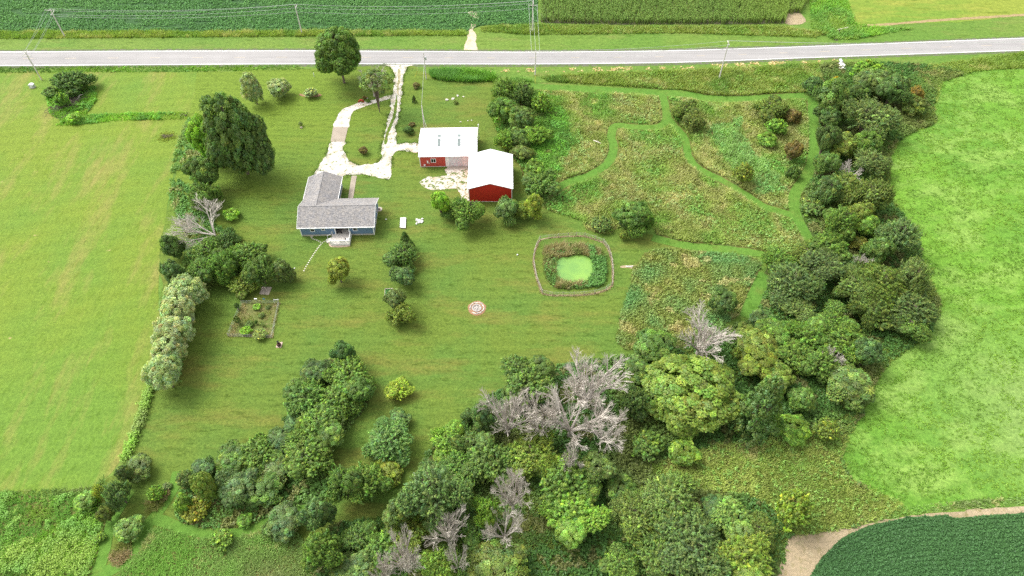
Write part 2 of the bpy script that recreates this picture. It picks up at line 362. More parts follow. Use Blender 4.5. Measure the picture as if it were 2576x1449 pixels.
M1P = [(1248, 214), (1345, 222), (1500, 222), (1700, 225), (1850, 232), (2030, 233), (2060, 300), (2060, 400), (2040, 470), (1995, 500), (1985, 540), (2020, 600), (2015, 640), (1920, 632), (1780, 618), (1690, 607), (1655, 596), (1642, 575), (1600, 566), (1552, 574), (1535, 590), (1508, 586), (1478, 578), (1465, 556), (1425, 543), (1372, 525), (1345, 500), (1322, 478), (1306, 410), (1280, 378), (1240, 300)]
_, M1W = sheet('meadow', M1P, .05, M_MEAD, 'rough meadow with tall grass between the barns and the right hand tree belt', 'meadow', True, .5, 2)
M2P = [(1640, 630), (1720, 626), (1790, 634), (1900, 652), (1912, 690), (1893, 745), (1870, 785), (1790, 830), (1690, 858), (1605, 878), (1556, 870), (1558, 810), (1576, 740), (1588, 690), (1606, 660)]
_, M2W = sheet('meadow', M2P, .05, M_MEAD, 'blue green weedy meadow patch below the pond path', 'meadow', True, .5, 2, 3)
M3P = [(387, 1331), (467, 1347), (520, 1356), (593, 1353), (663, 1332), (733, 1333), (790, 1400), (790, 1500), (760, 1620), (240, 1620), (290, 1460), (330, 1410)]
_, M3W = sheet('meadow', M3P, .05, M_MEAD, 'pale green meadow at the bottom left, below the curved mown path', 'meadow', True, .3, 2, 5)
M4P = [(-300, 1243), (0, 1246), (130, 1250), (230, 1240), (262, 1290), (268, 1350), (250, 1420), (232, 1470), (180, 1620), (-300, 1620)]
_, M4W = sheet('meadow', M4P, .052, M_MEAD, 'bright weedy corner at the bottom left', 'meadow', True, .4, 2, 7)
M5P = [(300, 1362), (330, 1360), (335, 1395), (305, 1425), (283, 1425), (274, 1400)]; M5BP = [(365, 1270), (395, 1232), (425, 1222), (428, 1245), (405, 1280), (375, 1292)]
M6P = [(2062, 168), (2200, 158), (2330, 165), (2420, 185), (2362, 215), (2345, 270), (2350, 310), (2265, 350), (2238, 400), (2235, 470), (2250, 515), (2282, 562), (2312, 602), (2316, 650), (2335, 700), (2362, 760), (2345, 820), (2310, 862), (2245, 905), (2200, 965), (2162, 1050), (2130, 1100), (2114, 1155), (2140, 1206), (2200, 1250), (2180, 1310), (2060, 1340), (1985, 1350), (1960, 1460), (1950, 1640), (760, 1640), (790, 1420), (830, 1320), (960, 1300), (1040, 1220), (1080, 1130), (1180, 1045), (1290, 960), (1400, 920), (1600, 890), (1700, 860), (1800, 830), (1890, 800), (1925, 690), (1940, 648), (2010, 640), (2025, 600), (2008, 545), (2010, 490), (2045, 440), (2058, 380), (2058, 250)]
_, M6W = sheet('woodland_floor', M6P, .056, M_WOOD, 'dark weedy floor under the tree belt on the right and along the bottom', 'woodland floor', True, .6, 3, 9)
C1P = [(1640, 1172), (1760, 1130), (1900, 1106), (2060, 1092), (2128, 1102), (2113, 1158), (2148, 1214), (2265, 1272), (2160, 1318), (2060, 1338), (1990, 1345), (1950, 1300), (1900, 1256), (1800, 1236), (1700, 1222)]
_, C1W = sheet('clearing', C1P, .059, M_MEAD, 'lighter grassy clearing between the tree belt and the bottom right wood', 'clearing', True, .6, 2, 21)
M6BP = [(440, 1290), (455, 1240), (500, 1190), (600, 1150), (720, 1090), (760, 960), (860, 900), (930, 950), (930, 1010), (870, 1090), (830, 1150), (820, 1250), (800, 1300), (660, 1310), (590, 1335), (530, 1335), (470, 1322)]
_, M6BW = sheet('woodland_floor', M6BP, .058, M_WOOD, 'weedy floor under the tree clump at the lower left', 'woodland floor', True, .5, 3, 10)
L7P = [(405, 470), (470, 300), (640, 290), (670, 380), (650, 450), (560, 480), (540, 560), (600, 600), (740, 680), (700, 720), (600, 740), (520, 735), (480, 960), (400, 975), (375, 960), (405, 830), (400, 640)]
SOILP = [(2575, 1274), (2400, 1288), (2290, 1296), (2167, 1321), (2083, 1334), (1990, 1350), (1972, 1390), (1958, 1449), (1940, 1620), (2040, 1620), (2045, 1449), (2075, 1400), (2120, 1358), (2185, 1328), (2285, 1306), (2370, 1302), (2403, 1309), (2575, 1296), (3300, 1290), (3300, 1260)]
sheet('bare_soil', SOILP, .062, M_SOIL, 'strip of bare tan soil around the soybean field corner', 'soil', True, .35, 1.5, 11)
SOYP = [(3300, 1282), (2575, 1290), (2403, 1303), (2373, 1297), (2283, 1300), (2183, 1323), (2117, 1353), (2067, 1400), (2037, 1449), (2012, 1520), (1990, 1700), (3300, 1700)]
_, SOYW = sheet('crop_field', SOYP, .066, M_FIELD, 'dark green soybean field in the bottom right corner with curved rows', 'crop field', False, .15, 1.)
FARSOYP = [(-900, 79), (0, 79), (780, 79), (895, 76), (1175, 78), (1208, 65), (1331, 60), (1352, 55), (1352, -60), (1352, -250), (-1500, -250)]
_, FSOYW = sheet('crop_field', FARSOYP, .02, M_FIELD, 'long soybean field beyond the road at the top left', 'crop field', False, .4, 2.)
CORNP = [(1360, 57), (1500, 62), (1720, 62), (1972, 60), (1977, 36), (2012, 33), (2033, 0), (2075, -90), (2120, -250), (1362, -250)]
_, CORNW = sheet('crop_field', CORNP, .021, mulch_mat('corn_ground', (.06, .065, .03), (.10, .09, .05), 1), 'corn field beyond the road right of the double pole', 'crop field', False, .3, 2.)
sheet('bare_soil', [(1975, 36), (2012, 34), (2026, 55), (2005, 62), (1975, 60)], .023, M_SOIL, 'bare soil headland at the corner of the corn field', 'soil', True, .3, 2)
sheet('far_pasture', [(2085, -200), (2110, 20), (2135, 66), (2160, 78), (2260, 62), (2420, 55), (2575, 38), (3600, -30), (3600, -250)], .02, M_FARG, 'yellow green grass field beyond the road at the top right', 'field', False, .6, 3)

# road with its painted lines
far_e = catmull(GP([(-900, 132), (0, 131), (400, 129), (773, 128.3), (1050, 130), (1325, 131.5), (1550, 130), (1716, 127.5), (1880, 122.5), (2050, 116.7), (2575, 96.5), (3500, 60)]), 2.)
near_e = catmull(GP([(-900, 169), (0, 166), (400, 163.5), (773, 161.5), (1050, 161.8), (1325, 162), (1550, 160.2), (1716, 157.5), (1880, 152), (2050, 145.5), (2575, 127.5), (3500, 96)]), 2.)
nr = 160
def resamp(L, n):
    s = np.r_[0, np.cumsum(np.hypot(*np.diff(L, axis=0).T))]; u = np.linspace(0, s[-1], n)
    return np.stack([np.interp(u, s, L[:, k]) for k in (0, 1)], 1)
FE, NE = resamp(far_e, nr), resamp(near_e, nr)
def between(a, b, z):
    V = np.zeros((2 * nr, 3)); V[:nr, :2] = NE + (FE - NE) * a; V[nr:, :2] = NE + (FE - NE) * b; V[:, 2] = z
    i = np.arange(nr - 1); return npmesh('strip', V, np.stack([i, i + 1, nr + i + 1, nr + i], 1))
road = link('road', between(-.035, 1.035, .09), M_ROAD); tag(road, 'pale two lane country road crossing the top of the picture', 'road', None, 'structure')
link('edge_line', between(.0, .026, .095), LINE_W, road); link('edge_line', between(.974, 1., .095), LINE_W, road)
MID = resamp(NE + (FE - NE) * .5, 4000); sm = np.r_[0, np.cumsum(np.hypot(*np.diff(MID, axis=0).T))]
for k in range(int(sm[-1] / 12.19)):
    a = np.searchsorted(sm, k * 12.19); b = np.searchsorted(sm, k * 12.19 + 3.2)
    if b >= 4000 or abs(MID[a, 0]) > 190: continue
    q = MID[a:b:max(1, (b - a) // 4)]
    V = [(x, y - .09, .095) for x, y in q] + [(x, y + .09, .095) for x, y in q]; n = len(q)
    mb = MB().add(V, [(i, i + 1, n + i + 1, n + i) for i in range(n - 1)]); mb.build('centre_dash', LINE_Y, road)
# sloping grass shoulder edges so that the road stands a little above the verge
sh = MB()
for e, off in ((NE, -1), (FE, 1)):
    d = (NE - FE); d /= np.linalg.norm(d, axis=1)[:, None]; d *= -off
    a = e + d * .25; b = e + d * 1.3
    V = [(x, y, .085) for x, y in a] + [(x, y, .004) for x, y in b]
    sh.add(V, [(i, i + 1, nr + i + 1, nr + i) if off > 0 else (nr + i, nr + i + 1, i + 1, i) for i in range(nr - 1)])
o = sh.build('road_shoulder', gravel_mat('dark_shoulder', (.13, .13, .10), (.10, .12, .06), (.08, .14, .03), (.45, .6), .8)); tag(o, 'dark crumbled edge along both sides of the pale road', 'road shoulder', None, 'structure')

# gravel and paths
dz = zoomD(1030, 180, 9.055); T2 = lambda x, y: (858.3 + x / 2.999, y / 2.999)
DRIVE = [dz(830, 78), dz(920, 110), dz(1030, 170), dz(1110, 240), dz(1130, 310), dz(1110, 690), dz(1070, 900), dz(1045, 1200), dz(1000, 1450), (967, 333), (961, 387), (958, 405), (940, 413), (915, 416), (897, 414), (880, 408), (868, 392), (865, 372), (867, 356), (834, 356), (824, 380), (814, 400), (800, 425), (792, 441), (815, 446), (857, 446), (872, 441), (920, 440), (950, 446), (972, 453), (983, 440), (986, 400), (995, 384), (1010, 380), (1052, 384), (1052, 363), (1010, 362), (995, 357), (996, 317), dz(1250, 1450), dz(1285, 1100), dz(1330, 850), dz(1370, 560), dz(1410, 300), dz(1440, 200), dz(1500, 135), dz(1620, 76)]
_, DRW = sheet('driveway', DRIVE, .075, M_GRAVEL, 'white gravel driveway from the road to the blue house', 'driveway', True, .65, 1.5, 2, step=.3)
sheet('gravel_ridge', [dz(1245, 220), dz(1295, 240), dz(1300, 420), dz(1285, 560), dz(1255, 700), dz(1235, 900), dz(1200, 900), dz(1205, 700), dz(1225, 500), dz(1232, 350)], .079, gravel_mat('tan_ridge', (.40, .34, .24), (.30, .26, .15), (.15, .18, .05), (.45, .62), 1.2), 'tan weedy ridge between the wheel tracks at the top of the driveway', 'gravel ridge', True, .3, 1.0, 14, step=.3)
sheet('grass_strip', [dz(1200, 900), dz(1180, 1000), dz(1140, 1180), dz(1095, 1450), (972, 333), (966, 360), (973, 362), (979, 333), dz(1180, 1450), dz(1215, 1180), dz(1215, 950)], .08, M_LAWN, 'grass strip between the two wheel tracks of the gravel driveway', 'grass', True, .2, .9, 4, step=.3)
sheet('gravel_path', [(905, 258), (880, 268), (862, 276), (850, 292), (840, 320), (875, 321), (880, 303), (886, 285), (900, 275), (925, 266), (950, 258), (985, 247), (990, 238), (960, 246), (930, 254)], .072, M_GRAVEL, 'white gravel path curving from the driveway under the half bare tree to the house', 'gravel path', True, .4, 1.2, 6, step=.3)
bz = zoomD(1200, 360, 5.573)
sheet('gravel_yard', [bz(612, 762), bz(600, 860), bz(480, 885), bz(290, 890), bz(160, 970), bz(240, 1050), bz(380, 1100), bz(560, 1090), bz(750, 1080), bz(800, 1130), bz(830, 1170), bz(840, 1410), bz(885, 1410), bz(895, 1240), bz(975, 1260), bz(975, 900), bz(965, 762)], .074, M_GRAVEL2, 'patchy white gravel yard in front of the shed beside the red barn', 'gravel yard', True, .5, 1.2, 8, step=.3)
hz = zoomD(840, 480, 5.573)
def slab(name, pts, z0, z1, mat, label, cat):
    P = GP(pts); mb = MB().prism([tuple(p) for p in P][::-1] if np.cross(P[1] - P[0], P[2] - P[1]) < 0 else [tuple(p) for p in P], z0, z1)
    return tag(mb.build(name, mat), label, cat, None, 'structure')
slab('front_walk', [hz(1060, 200), hz(1145, 200), hz(1085, 582), hz(1000, 582)], 0, .10, PAD, 'straight concrete walk from the gravel to the front of the blue house', 'path')
slab('driveway_pad', [(838, 320.5), (875.5, 320.5), (867, 357), (831.5, 357)], 0, .11, PAD, 'tan concrete pad across the gravel drive', 'concrete pad')
slab('shed_apron', [bz(612, 708), bz(948, 704), bz(950, 764), bz(612, 768)], 0, .11, CONCRETE, 'concrete apron in front of the white shed door', 'concrete apron')
# farm track on the far side of the road
sheet('farm_track', [T2(935, 392), T2(1028, 392), T2(1015, 330), T2(1018, 270), T2(1000, 230), T2(1012, 190), T2(985, 185), T2(965, 215), T2(960, 260), T2(940, 320)], .03, M_DIRT, 'pale dirt field entrance on the far side of the road', 'farm track', True, .5, 1.6, 3)
sheet('farm_track', [T2(955, 92), T2(985, 85), T2(1020, 95), T2(1028, 140), T2(1000, 135), T2(975, 115)], .032, M_DIRT, 'bare dirt patch inside the far soybean field', 'bare patch', True, .4, 1.5, 4)

# mown paths through the meadow
PATHS = []
def path(line, w, label, seed=1):
    o, L, wd = ribbon('mown_path', line, w, .07 + .0015 * len(PATHS), M_PATH, label, 'mown path', .22, seed); PATHS.append((L, wd))
T3 = lambda x, y: (1716.7 + x / 2.999, y / 2.999); T23 = lambda x, y: (1716.7 + x / 2.999, 483.2 + y / 2.999); T31 = lambda x, y: (x / 2.999, 966.5 + y / 2.999)
path([(1325, 214), (1345, 218), (1500, 226), (1660, 234), (1716, 236), (1770, 247), (1850, 250), (1930, 245), (2040, 240)], [2.5, 2.8, 3, 3, 3.2, 3.2, 2.6, 2.4, 2.6], 'mown grass path along the top edge of the meadow')
path([(1664, 236), (1673, 270), (1676, 300), (1660, 318), (1625, 321), (1592, 320), (1560, 316), (1543, 320), (1537, 345), (1543, 375), (1527, 412), (1478, 443), (1425, 460), (1385, 488)], 2.2, 'winding mown path from the top of the meadow down to the barns', 3)
path([(1674, 292), (1698, 318), (1722, 350), (1734, 400), (1767, 430), (1817, 455), (1862, 482), (1917, 518), (1960, 532), (1995, 542)], 2.0, 'diagonal mown path across the middle of the meadow', 4)
path([(2041, 222), (2043, 260), (2046, 320), (2046, 390), (2030, 440), (2003, 480), (1996, 510), (2003, 545), (2018, 575), (2034, 607), (2040, 640)], [2.4, 2.7, 2.7, 2.7, 2.7, 2.6, 2.5, 2.4], 'mown path beside the right hand tree belt', 5)
path([(1640, 598), (1717, 617), (1783, 624), (1850, 630), (1903, 638), (1950, 646), (2000, 650)], [2.2, 2.2, 2.2, 2.0, 1.6], 'mown path between the upper meadow and the weedy patch below it', 6)
path([(1925, 690), (1912, 715), (1892, 760), (1876, 800)], 2.9, 'short mown path at the right edge of the weedy patch', 7)
path([(450, 1185), (432, 1235), (402, 1283), (368, 1327), (350, 1360), (318, 1407), (278, 1433), (240, 1452), (180, 1520)], 1.9, 'mown path down to the bottom left corner', 8)
path([(330, 1230), (287, 1300), (270, 1350), (259, 1400), (243, 1440)], 1.9, 'mown path left of the round bright bush', 9)
path([(385, 1305), (430, 1318), (467, 1331), (533, 1343), (600, 1338), (667, 1318), (740, 1290), (820, 1270)], 1.7, 'curved mown path below the lower left tree clump', 10)

# creek with white rocks at its culvert
sheet('creek', [T3(1170, 500), T3(1220, 520), T3(1205, 580), T3(1230, 640), T3(1262, 700), T3(1285, 720), T3(1270, 780), T3(1235, 800), T3(1222, 770), T3(1240, 710), T3(1205, 640), T3(1180, 600)], .06, MUD, 'dark muddy creek running from the culvert into the tree belt', 'creek', True, .15, 1)
sheet('creek', [T3(1145, 255), T3(1190, 215), T3(1250, 205), T3(1260, 220), T3(1200, 240), T3(1165, 275), T3(1170, 310), T3(1145, 305)], .03, MUD, 'dark ditch on the far side of the road at the top right', 'ditch', True, .15, 1)
sheet('dead_grass_strip', [T3(1290, 190), T3(1500, 180), T3(1800, 155), T3(2150, 130), T3(2574, 105), T3(2900, 85), T3(2900, 100), T3(2574, 122), T3(2150, 148), T3(1800, 172), T3(1500, 198), T3(1300, 208)], .03, mulch_mat('brown_ditch_grass', (.20, .15, .06), (.30, .22, .11), 1), 'brown dry line along the fence ditch at the top right', 'dry grass', True, .3, 1.5)

# pond
pz = zoomD(1540, 660, 6.3)
WATER = [pz(*q) for q in ((590, 650), (650, 605), (720, 585), (800, 590), (860, 560), (980, 552), (1100, 560), (1190, 620), (1240, 720), (1248, 830), (1220, 950), (1150, 1010), (1020, 1040), (900, 1060), (740, 1060), (640, 1010), (585, 920), (568, 830), (575, 730))]
_, WATW = sheet('pond', WATER, .06, M_POND, 'small pond covered in light green duckweed inside the round fence', 'pond', True, .15, 1)
RINGP = [pz(*q) for q in ((360, 440), (500, 370), (750, 350), (1100, 365), (1290, 420), (1440, 520), (1475, 750), (1475, 950), (1425, 1100), (1250, 1150), (850, 1180), (550, 1150), (420, 1050), (350, 900), (320, 700), (335, 560))]
_, RINGW = sheet('pond_bank', RINGP, .052, M_MEAD, 'weedy bank around the duckweed pond', 'bank', True, .2, 1)

# ------------------------------------------------------------------ buildings
RT = math.radians(1.5)
house = empty('house', (-46.5, 106.05, 0), 'blue sided house with an L shaped grey shingle roof and white trim', 'house', rz=RT)
FP = [(0, 0), (7.6, 0), (7.6, 1.7), (10.6, 1.7), (10.6, 0), (16.02, 0), (16.02, 8.5), (6.85, 8.5), (6.85, 16), (0, 16)]
FPI = [(.04, .04), (7.56, .04), (7.56, 1.74), (10.64, 1.74), (10.64, .04), (15.98, .04), (15.98, 8.46), (6.81, 8.46), (6.81, 15.96), (.04, 15.96)]
MB().prism(FPI, -.05, .5).build('foundation', FOUND, house)
w = MB().prism(FP, .5, 2.86)
w.extrude([(0.02, 2.86), (8.48, 2.86), (4.25, 4.78)], 'x', 15.9, 16.02); w.extrude([(0.02, 2.86), (8.48, 2.86), (4.25, 4.78)], 'x', 0, .12); w.extrude([(0.02, 2.86), (6.83, 2.86), (3.4, 4.45)], 'y', 15.88, 16.0)
wall = w.build('wall', BLUE, house)
sid = MB()                       # the laps of the siding
for k in range(15):
    z = .58 + k * .155
    for x0, x1, y in ((.12, 7.48, 0), (10.72, 15.9, 0)): sid.extrude([(y - .018, z), (y - .003, z + .13), (y + .01, z + .13), (y + .01, z)], 'x', x0, x1)
    sid.extrude([(16.038, z), (16.023, z + .13), (16.01, z + .13), (16.01, z)], 'y', .12, 8.38)
tag(sid.build('siding', BLUE, wall), kind='stuff')
rz0 = 2.98
roof = MB().extrude([(-.4, 2.84), (-.4, 2.98), (4.25, 5.05), (8.9, 2.98), (8.9, 2.84), (4.25, 4.90)], 'x', -.45, 16.45).build('roof', SHINGLE, house)
wing = MB().extrude([(-.6, 2.83), (-.6, 2.97), (3.32, 4.73), (7.25, 2.97), (7.25, 2.83), (3.32, 4.58)], 'y', 4.75, 16.4).build('roof', SHINGLE, house); wing['label'] = 'grey roof of the garage wing at the back'
mb = MB()
mb.tube([(-.45, 4.25, 5.05), (16.45, 4.25, 5.05)], .06, 6); mb.build('ridge_cap', flat_mat('dark_shingles', (.17, .17, .175), .9, .2, 3), roof)
MB().tube([(3.32, 5.2, 4.73), (3.32, 16.4, 4.73)], .06, 6).build('ridge_cap', bpy.data.materials['dark_shingles'], wing)
mb = MB(); mb.box(-.47, -.52, 2.82, 16.47, -.402, 2.985); mb.build('gutter', WHITE, house)
MB().box(7.252, 8.95, 2.80, 7.33, 16.42, 2.965).build('gutter', WHITE, house); MB().box(-.69, 9.0, 2.8, -.602, 16.42, 2.965).build('gutter', WHITE, house)
for xa, xb in ((16.452, 16.50), (-.50, -.452)):
    MB().extrude([(-.42, 2.78), (-.42, 3.0), (4.25, 5.08), (8.92, 3.0), (8.92, 2.78), (4.25, 4.84)], 'x', xa, xb).build('rake_board', WHITE, house)
MB().extrude([(-.62, 2.77), (-.62, 2.99), (3.32, 4.77), (7.27, 2.99), (7.27, 2.77), (3.32, 4.52)], 'y', 16.402, 16.45).build('rake_board', WHITE, house)
for x, y in ((.03, 0), (15.99, 0), (7.57, 0), (10.63, 0), (15.99, 8.47), (.03, 15.97), (6.82, 15.97)):
    MB().box(x - .09, y - .09, .2, x + .09, y + .09, 2.83).build('corner_board', WHITE, house)
def window(par, x, z, w_, h_, y=0., panes=2, side='y', horiz=False):
    fr = MB(); t = .11
    def bx(mb, a0, z0, a1, z1, d0, d1):
        if side == 'y': mb.box(a0, y - d1, z0, a1, y - d0, z1)
        else: mb.box(y + d0, a0, z0, y + d1, a1, z1)
    bx(fr, x, z, x + w_, z + t, 0, .07); bx(fr, x, z + h_ - t, x + w_, z + h_, 0, .07); bx(fr, x, z + t, x + t, z + h_ - t, 0, .065); bx(fr, x + w_ - t, z + t, x + w_, z + h_ - t, 0, .065)
    f = fr.build('window', WHITE, par)
    for k in range(panes):
        p = MB(); a = (w_ - 2 * t) / panes if horiz else 0; c = (h_ - 2 * t) / panes
        if horiz: bx(p, x + t + k * a + .03, z + t + .02, x + t + (k + 1) * a - .03, z + h_ - t - .02, .004, .035)
        else: bx(p, x + t + .01, z + t + k * c + .03, x + w_ - t - .01, z + t + (k + 1) * c - .03, .004, .035)
        p.build('pane', DARKGLASS, f)
    r = MB()
    if horiz: bx(r, x + w_ / 2 - .035, z + t, x + w_ / 2 + .035, z + h_ - t, .0, .05)
    else: bx(r, x + t, z + h_ / 2 - .035, x + w_ - t, z + h_ / 2 + .035, .0, .05)
    r.build('sash_rail', WHITE, f)
window(house, 2.15, 1.45, 1.0, 1.3); window(house, 4.62, 1.75, .8, 1.0); window(house, 11.5, 1.45, 1.0, 1.3)
window(house, 2.0, 1.3, 1.2, 1.3, 16.02, side='x'); window(house, 5.6, 1.3, 1.0, 1.2, 16.02, side='x')
for x in (3.7, 13.0): MB().box(x, -.02, .16, x + .45, .05, .38).build('foundation_vent', GALV, house)
d = MB().box(7.95, 1.63, .6, 9.75, 1.697, 2.6).build('sliding_door', WHITE, house)
MB().box(8.05, 1.60, .7, 8.80, 1.632, 2.5).build('pane', DARKGLASS, d); MB().box(8.90, 1.60, .7, 9.65, 1.632, 2.5).build('pane', DARKGLASS, d)
gd = MB().box(1.0, 16.0, .1, 5.9, 16.05, 2.4).build('garage_door', WHITE, house)
MB().lathe([(.06, 0), (.06, .5)], (5.2, 6.6, 3.9), 8).build('vent_pipe', GALV, house); MB().lathe([(.06, 0), (.06, .45)], (12.2, 6.2, 4.1), 8).build('vent_pipe', GALV, house)
MB().box(16.03, 2.9, 1.2, 16.2, 3.3, 1.9).build('meter_box', GREYDOOR, house)
# deck behind the house
deck = empty('deck', (-46.5, 106.05, 0), 'pale wooden deck with white railings behind the blue house', 'deck', rz=RT)
fl = MB()
nb = 20
for k in range(nb):
    y0 = -3.0 + k * .152
    fl.box(6.75, y0, .50, 10.9, y0 + .142, .545)
for k in range(11): fl.box(7.75, .12 + k * .142, .50, 10.48, .12 + k * .142 + .132, .545)
tag(fl.build('deck_board', DECKW, deck), kind='stuff')
sk = MB(); sk.box(6.75, -3.05, 0, 10.9, -3.004, .50); sk.box(6.70, -3.0, .0, 6.746, -.05, .45); sk.box(10.904, -3.0, 0, 10.95, -.05, .50); sk.build('skirt', WHITE, deck)
for x, y in ((6.8, -2.95), (8.83, -2.95), (10.85, -2.95), (10.85, -1.5), (10.85, -.12), (6.8, -.15)): MB().box(x - .055, y - .055, .546, x + .055, y + .055, 1.52).build('post', WHITE, deck)
def rail(x0, y0, x1, y1):
    m = MB(); L = math.hypot(x1 - x0, y1 - y0); a = math.atan2(y1 - y0, x1 - x0)
    M = Matrix.Translation((x0, y0, 0)) @ Matrix.Rotation(a, 4, 'Z')
    m.box(.06, -.05, 1.42, L - .06, .05, 1.47, M); m.box(.06, -.03, .66, L - .06, .03, .72, M)
    for k in range(int(L / .125)): m.box(.10 + k * .125, -.022, .72, .155 + k * .125, .022, 1.42, M)
    m.build('railing', WHITE, deck)
rail(6.8, -2.95, 8.83, -2.95); rail(8.83, -2.95, 10.85, -2.95); rail(10.85, -2.95, 10.85, -1.5); rail(10.85, -1.5, 10.85, -.12); rail(6.8, -2.95, 6.8, -2.3)
for k in range(3): MB().box(5.75 + k * .32, -2.2, .03, 6.07 + k * .32 - .01, -.9, .15 + k * .14).build('step', DECKW, deck)
for y in (-2.25, -.85): MB().tube([(5.8, y, .05), (5.8, y, 1.0), (5.85, y, 1.04), (6.75, y, 1.45)], .05, 6).build('handrail', WHITE, deck)
def local(o, x, y, z=0): return o.matrix_basis @ Vector((x, y, z))
p = local(house, 7.95, .25, .55); g = empty('grill', p, 'black covered grill in the porch recess beside the deck', 'grill', rz=RT)
MB().box(-.1, -.2, .35, .85, .35, .75).build('firebox', BLACK, g); m_ = MB().extrude([(-.2, .752), (-.2, .9), (-.05, 1.08), (.2, 1.08), (.35, .9), (.35, .752)], 'x', -.1, .85); m_.build('lid', BLACK, g)
for x in (-.05, .75): MB().box(x, -.15, 0, x + .05, .3, .348).build('leg', BLACK, g)
p = local(house, 10.25, .9, .546); g = empty('planter', p, 'white pot with a small dark plant in the right corner of the porch recess', 'planter')
MB().lathe([(.14, 0), (.2, .35), (.2, .4)], (0, 0, 0), 12).build('pot', WHITE, g)
PORCH_POT = g
p = local(house, 10.2, -2.1, .546); g = empty('deck_chair', p, 'small pale folding chair on the right side of the deck', 'chair', rz=2.4)
MB().box(-.22, -.22, .38, .22, .22, .42).build('seat', GREYDOOR, g); MB().box(-.22, .2, .45, .22, .25, .95).build('backrest', BLACK, g)
for sx in (-.2, .2):
    for sy in (-.2, .2): MB().box(sx - .02, sy - .02, 0, sx + .02, sy + .02, .378).build('leg', BLACK, g)
p = local(house, 9.3, -2.45, .546); g = empty('bench', p, 'low grey bench near the front rail of the deck', 'bench')
MB().box(-.5, -.14, .36, .5, .14, .41).build('seat', FENCEW, g)
for sx in (-.42, .42): MB().box(sx - .04, -.12, 0, sx + .04, .12, .358).build('leg', FENCEW, g)
tag(MB().prism([(x * 1., y * 1.) for x, y in [tuple(local(house, *q)[:2]) for q in ((6.2, -2.3), (6.35, -3.0), (6.8, -3.45), (8.5, -3.6), (10.2, -3.5), (11.0, -3.3), (11.0, -2.95), (6.7, -2.95), (6.7, -2.2))]], 0, .06).build('paver_edging', mulch_mat('paver_border', (.34, .25, .18), (.42, .32, .24), 4)), 'tan paver edging curving round the foot of the deck', 'edging', None, 'structure')
p = G(*hz(1508, 745)); g = empty('paver_pad', (p[0], p[1], 0), 'round tan paver pad at the right end of the blue house', 'paver pad')
MB().lathe([(.75, 0), (.75, .09), (.72, .1)], (0, 0, 0), 20).build('pad', CONCRETE, g)
g = empty('flower_pot', (p[0] + .1, p[1] - .1, .1), 'small dark pot standing on the round paver pad', 'pot'); MB().lathe([(.11, 0), (.16, .25), (.13, .25), (.12, .18)], (0, 0, 0), 10).build('body', CLAY, g)

# shed and barn
sheds = empty('shed', (-22.3, 129.67, 0), 'long shed with white metal roof, red siding and a white overhead door', 'shed', rz=RT)
SL, SDp, EZ = 13.75, 10.4, 3.4
RZ = 4.7
MB().box(0, 0, .12, 6.3, SDp, EZ).build('wall', RED_OLD, sheds)
wb = MB().box(6.302, .0, .12, SL, SDp - .002, EZ - .003).build('wall', WHITE, sheds); wb['label'] = 'white wall round the overhead door'
MB().box(-.04, -.04, -.05, SL + .04, SDp + .04, .118).build('base_trim', WHITE, sheds)
for xa, xb in ((.002, .1), (SL - .1, SL - .002)): MB().extrude([(.01, EZ), (SDp - .01, EZ), (SDp / 2, RZ - .12)], 'x', xa, xb).build('gable', RED_OLD, sheds)
ro = MB().extrude([(-.35, EZ - .05), (-.35, EZ + .03), (SDp / 2, RZ), (SDp + .35, EZ + .03), (SDp + .35, EZ - .05), (SDp / 2, RZ - .09)], 'x', -.2, SL + .2).build('roof', METALROOF, sheds)
sl = (RZ - EZ - .03) / (SDp / 2 + .35)
m = MB()
for k in range(46):
    x = -.1 + k * .305
    if x > SL + .1: break
    m.extrude([(-.35, EZ + .031), (-.35, EZ + .05), (SDp / 2, RZ + .02), (SDp + .35, EZ + .05), (SDp + .35, EZ + .031), (SDp / 2, RZ + .001)], 'x', x, x + .03)
tag(m.build('roof_rib', METALROOF, ro), kind='stuff')
MB().tube([(-.2, SDp / 2, RZ + .0), (SL + .2, SDp / 2, RZ + .0)], .09, 6).build('ridge_cap', METALROOF, ro)
def on_front(y): return EZ + .03 + sl * (y + .35)
def on_back(y): return EZ + .03 + sl * (SDp + .35 - y)
for x in (4.3, 9.15):
    for y0, y1, fz in ((2.65, 4.85, on_front), (5.55, 6.9, on_back)):
        V = [(x, y0, fz(y0) + .03), (x + .75, y0, fz(y0) + .03), (x + .75, y1, fz(y1) + .03), (x, y1, fz(y1) + .03)]
        V += [(a, b, c + .04) for a, b, c in V]
        MB().add(V, [(3, 2, 1, 0), (4, 5, 6, 7), (0, 1, 5, 4), (1, 2, 6, 5), (2, 3, 7, 6), (3, 0, 4, 7)]).build('skylight', SKYLIGHT, sheds)
m = MB()
for k in range(20): m.box(.25 + k * .3, -.02, .13, .29 + k * .3, .005, EZ - .06)
tag(m.build('siding_rib', RED_OLD, sheds), kind='stuff')
MB().box(-.05, -.05, .12, .12, .08, EZ - .06).build('corner_board', WHITE, sheds); MB().box(6.2, -.045, .12, 6.36, .05, EZ - .05).build('corner_board', WHITE, sheds)
window(sheds, 2.65, 1.35, 1.25, 1.2, -.022, 2, horiz=True)
od = MB().box(7.0, -.06, .13, 10.3, .0, 3.0).build('overhead_door', GREYDOOR, sheds)
for k in range(5): MB().box(7.03, -.085, .16 + k * .57, 10.27, -.061, .16 + k * .57 + .54).build('door_panel', GREYDOOR, od)
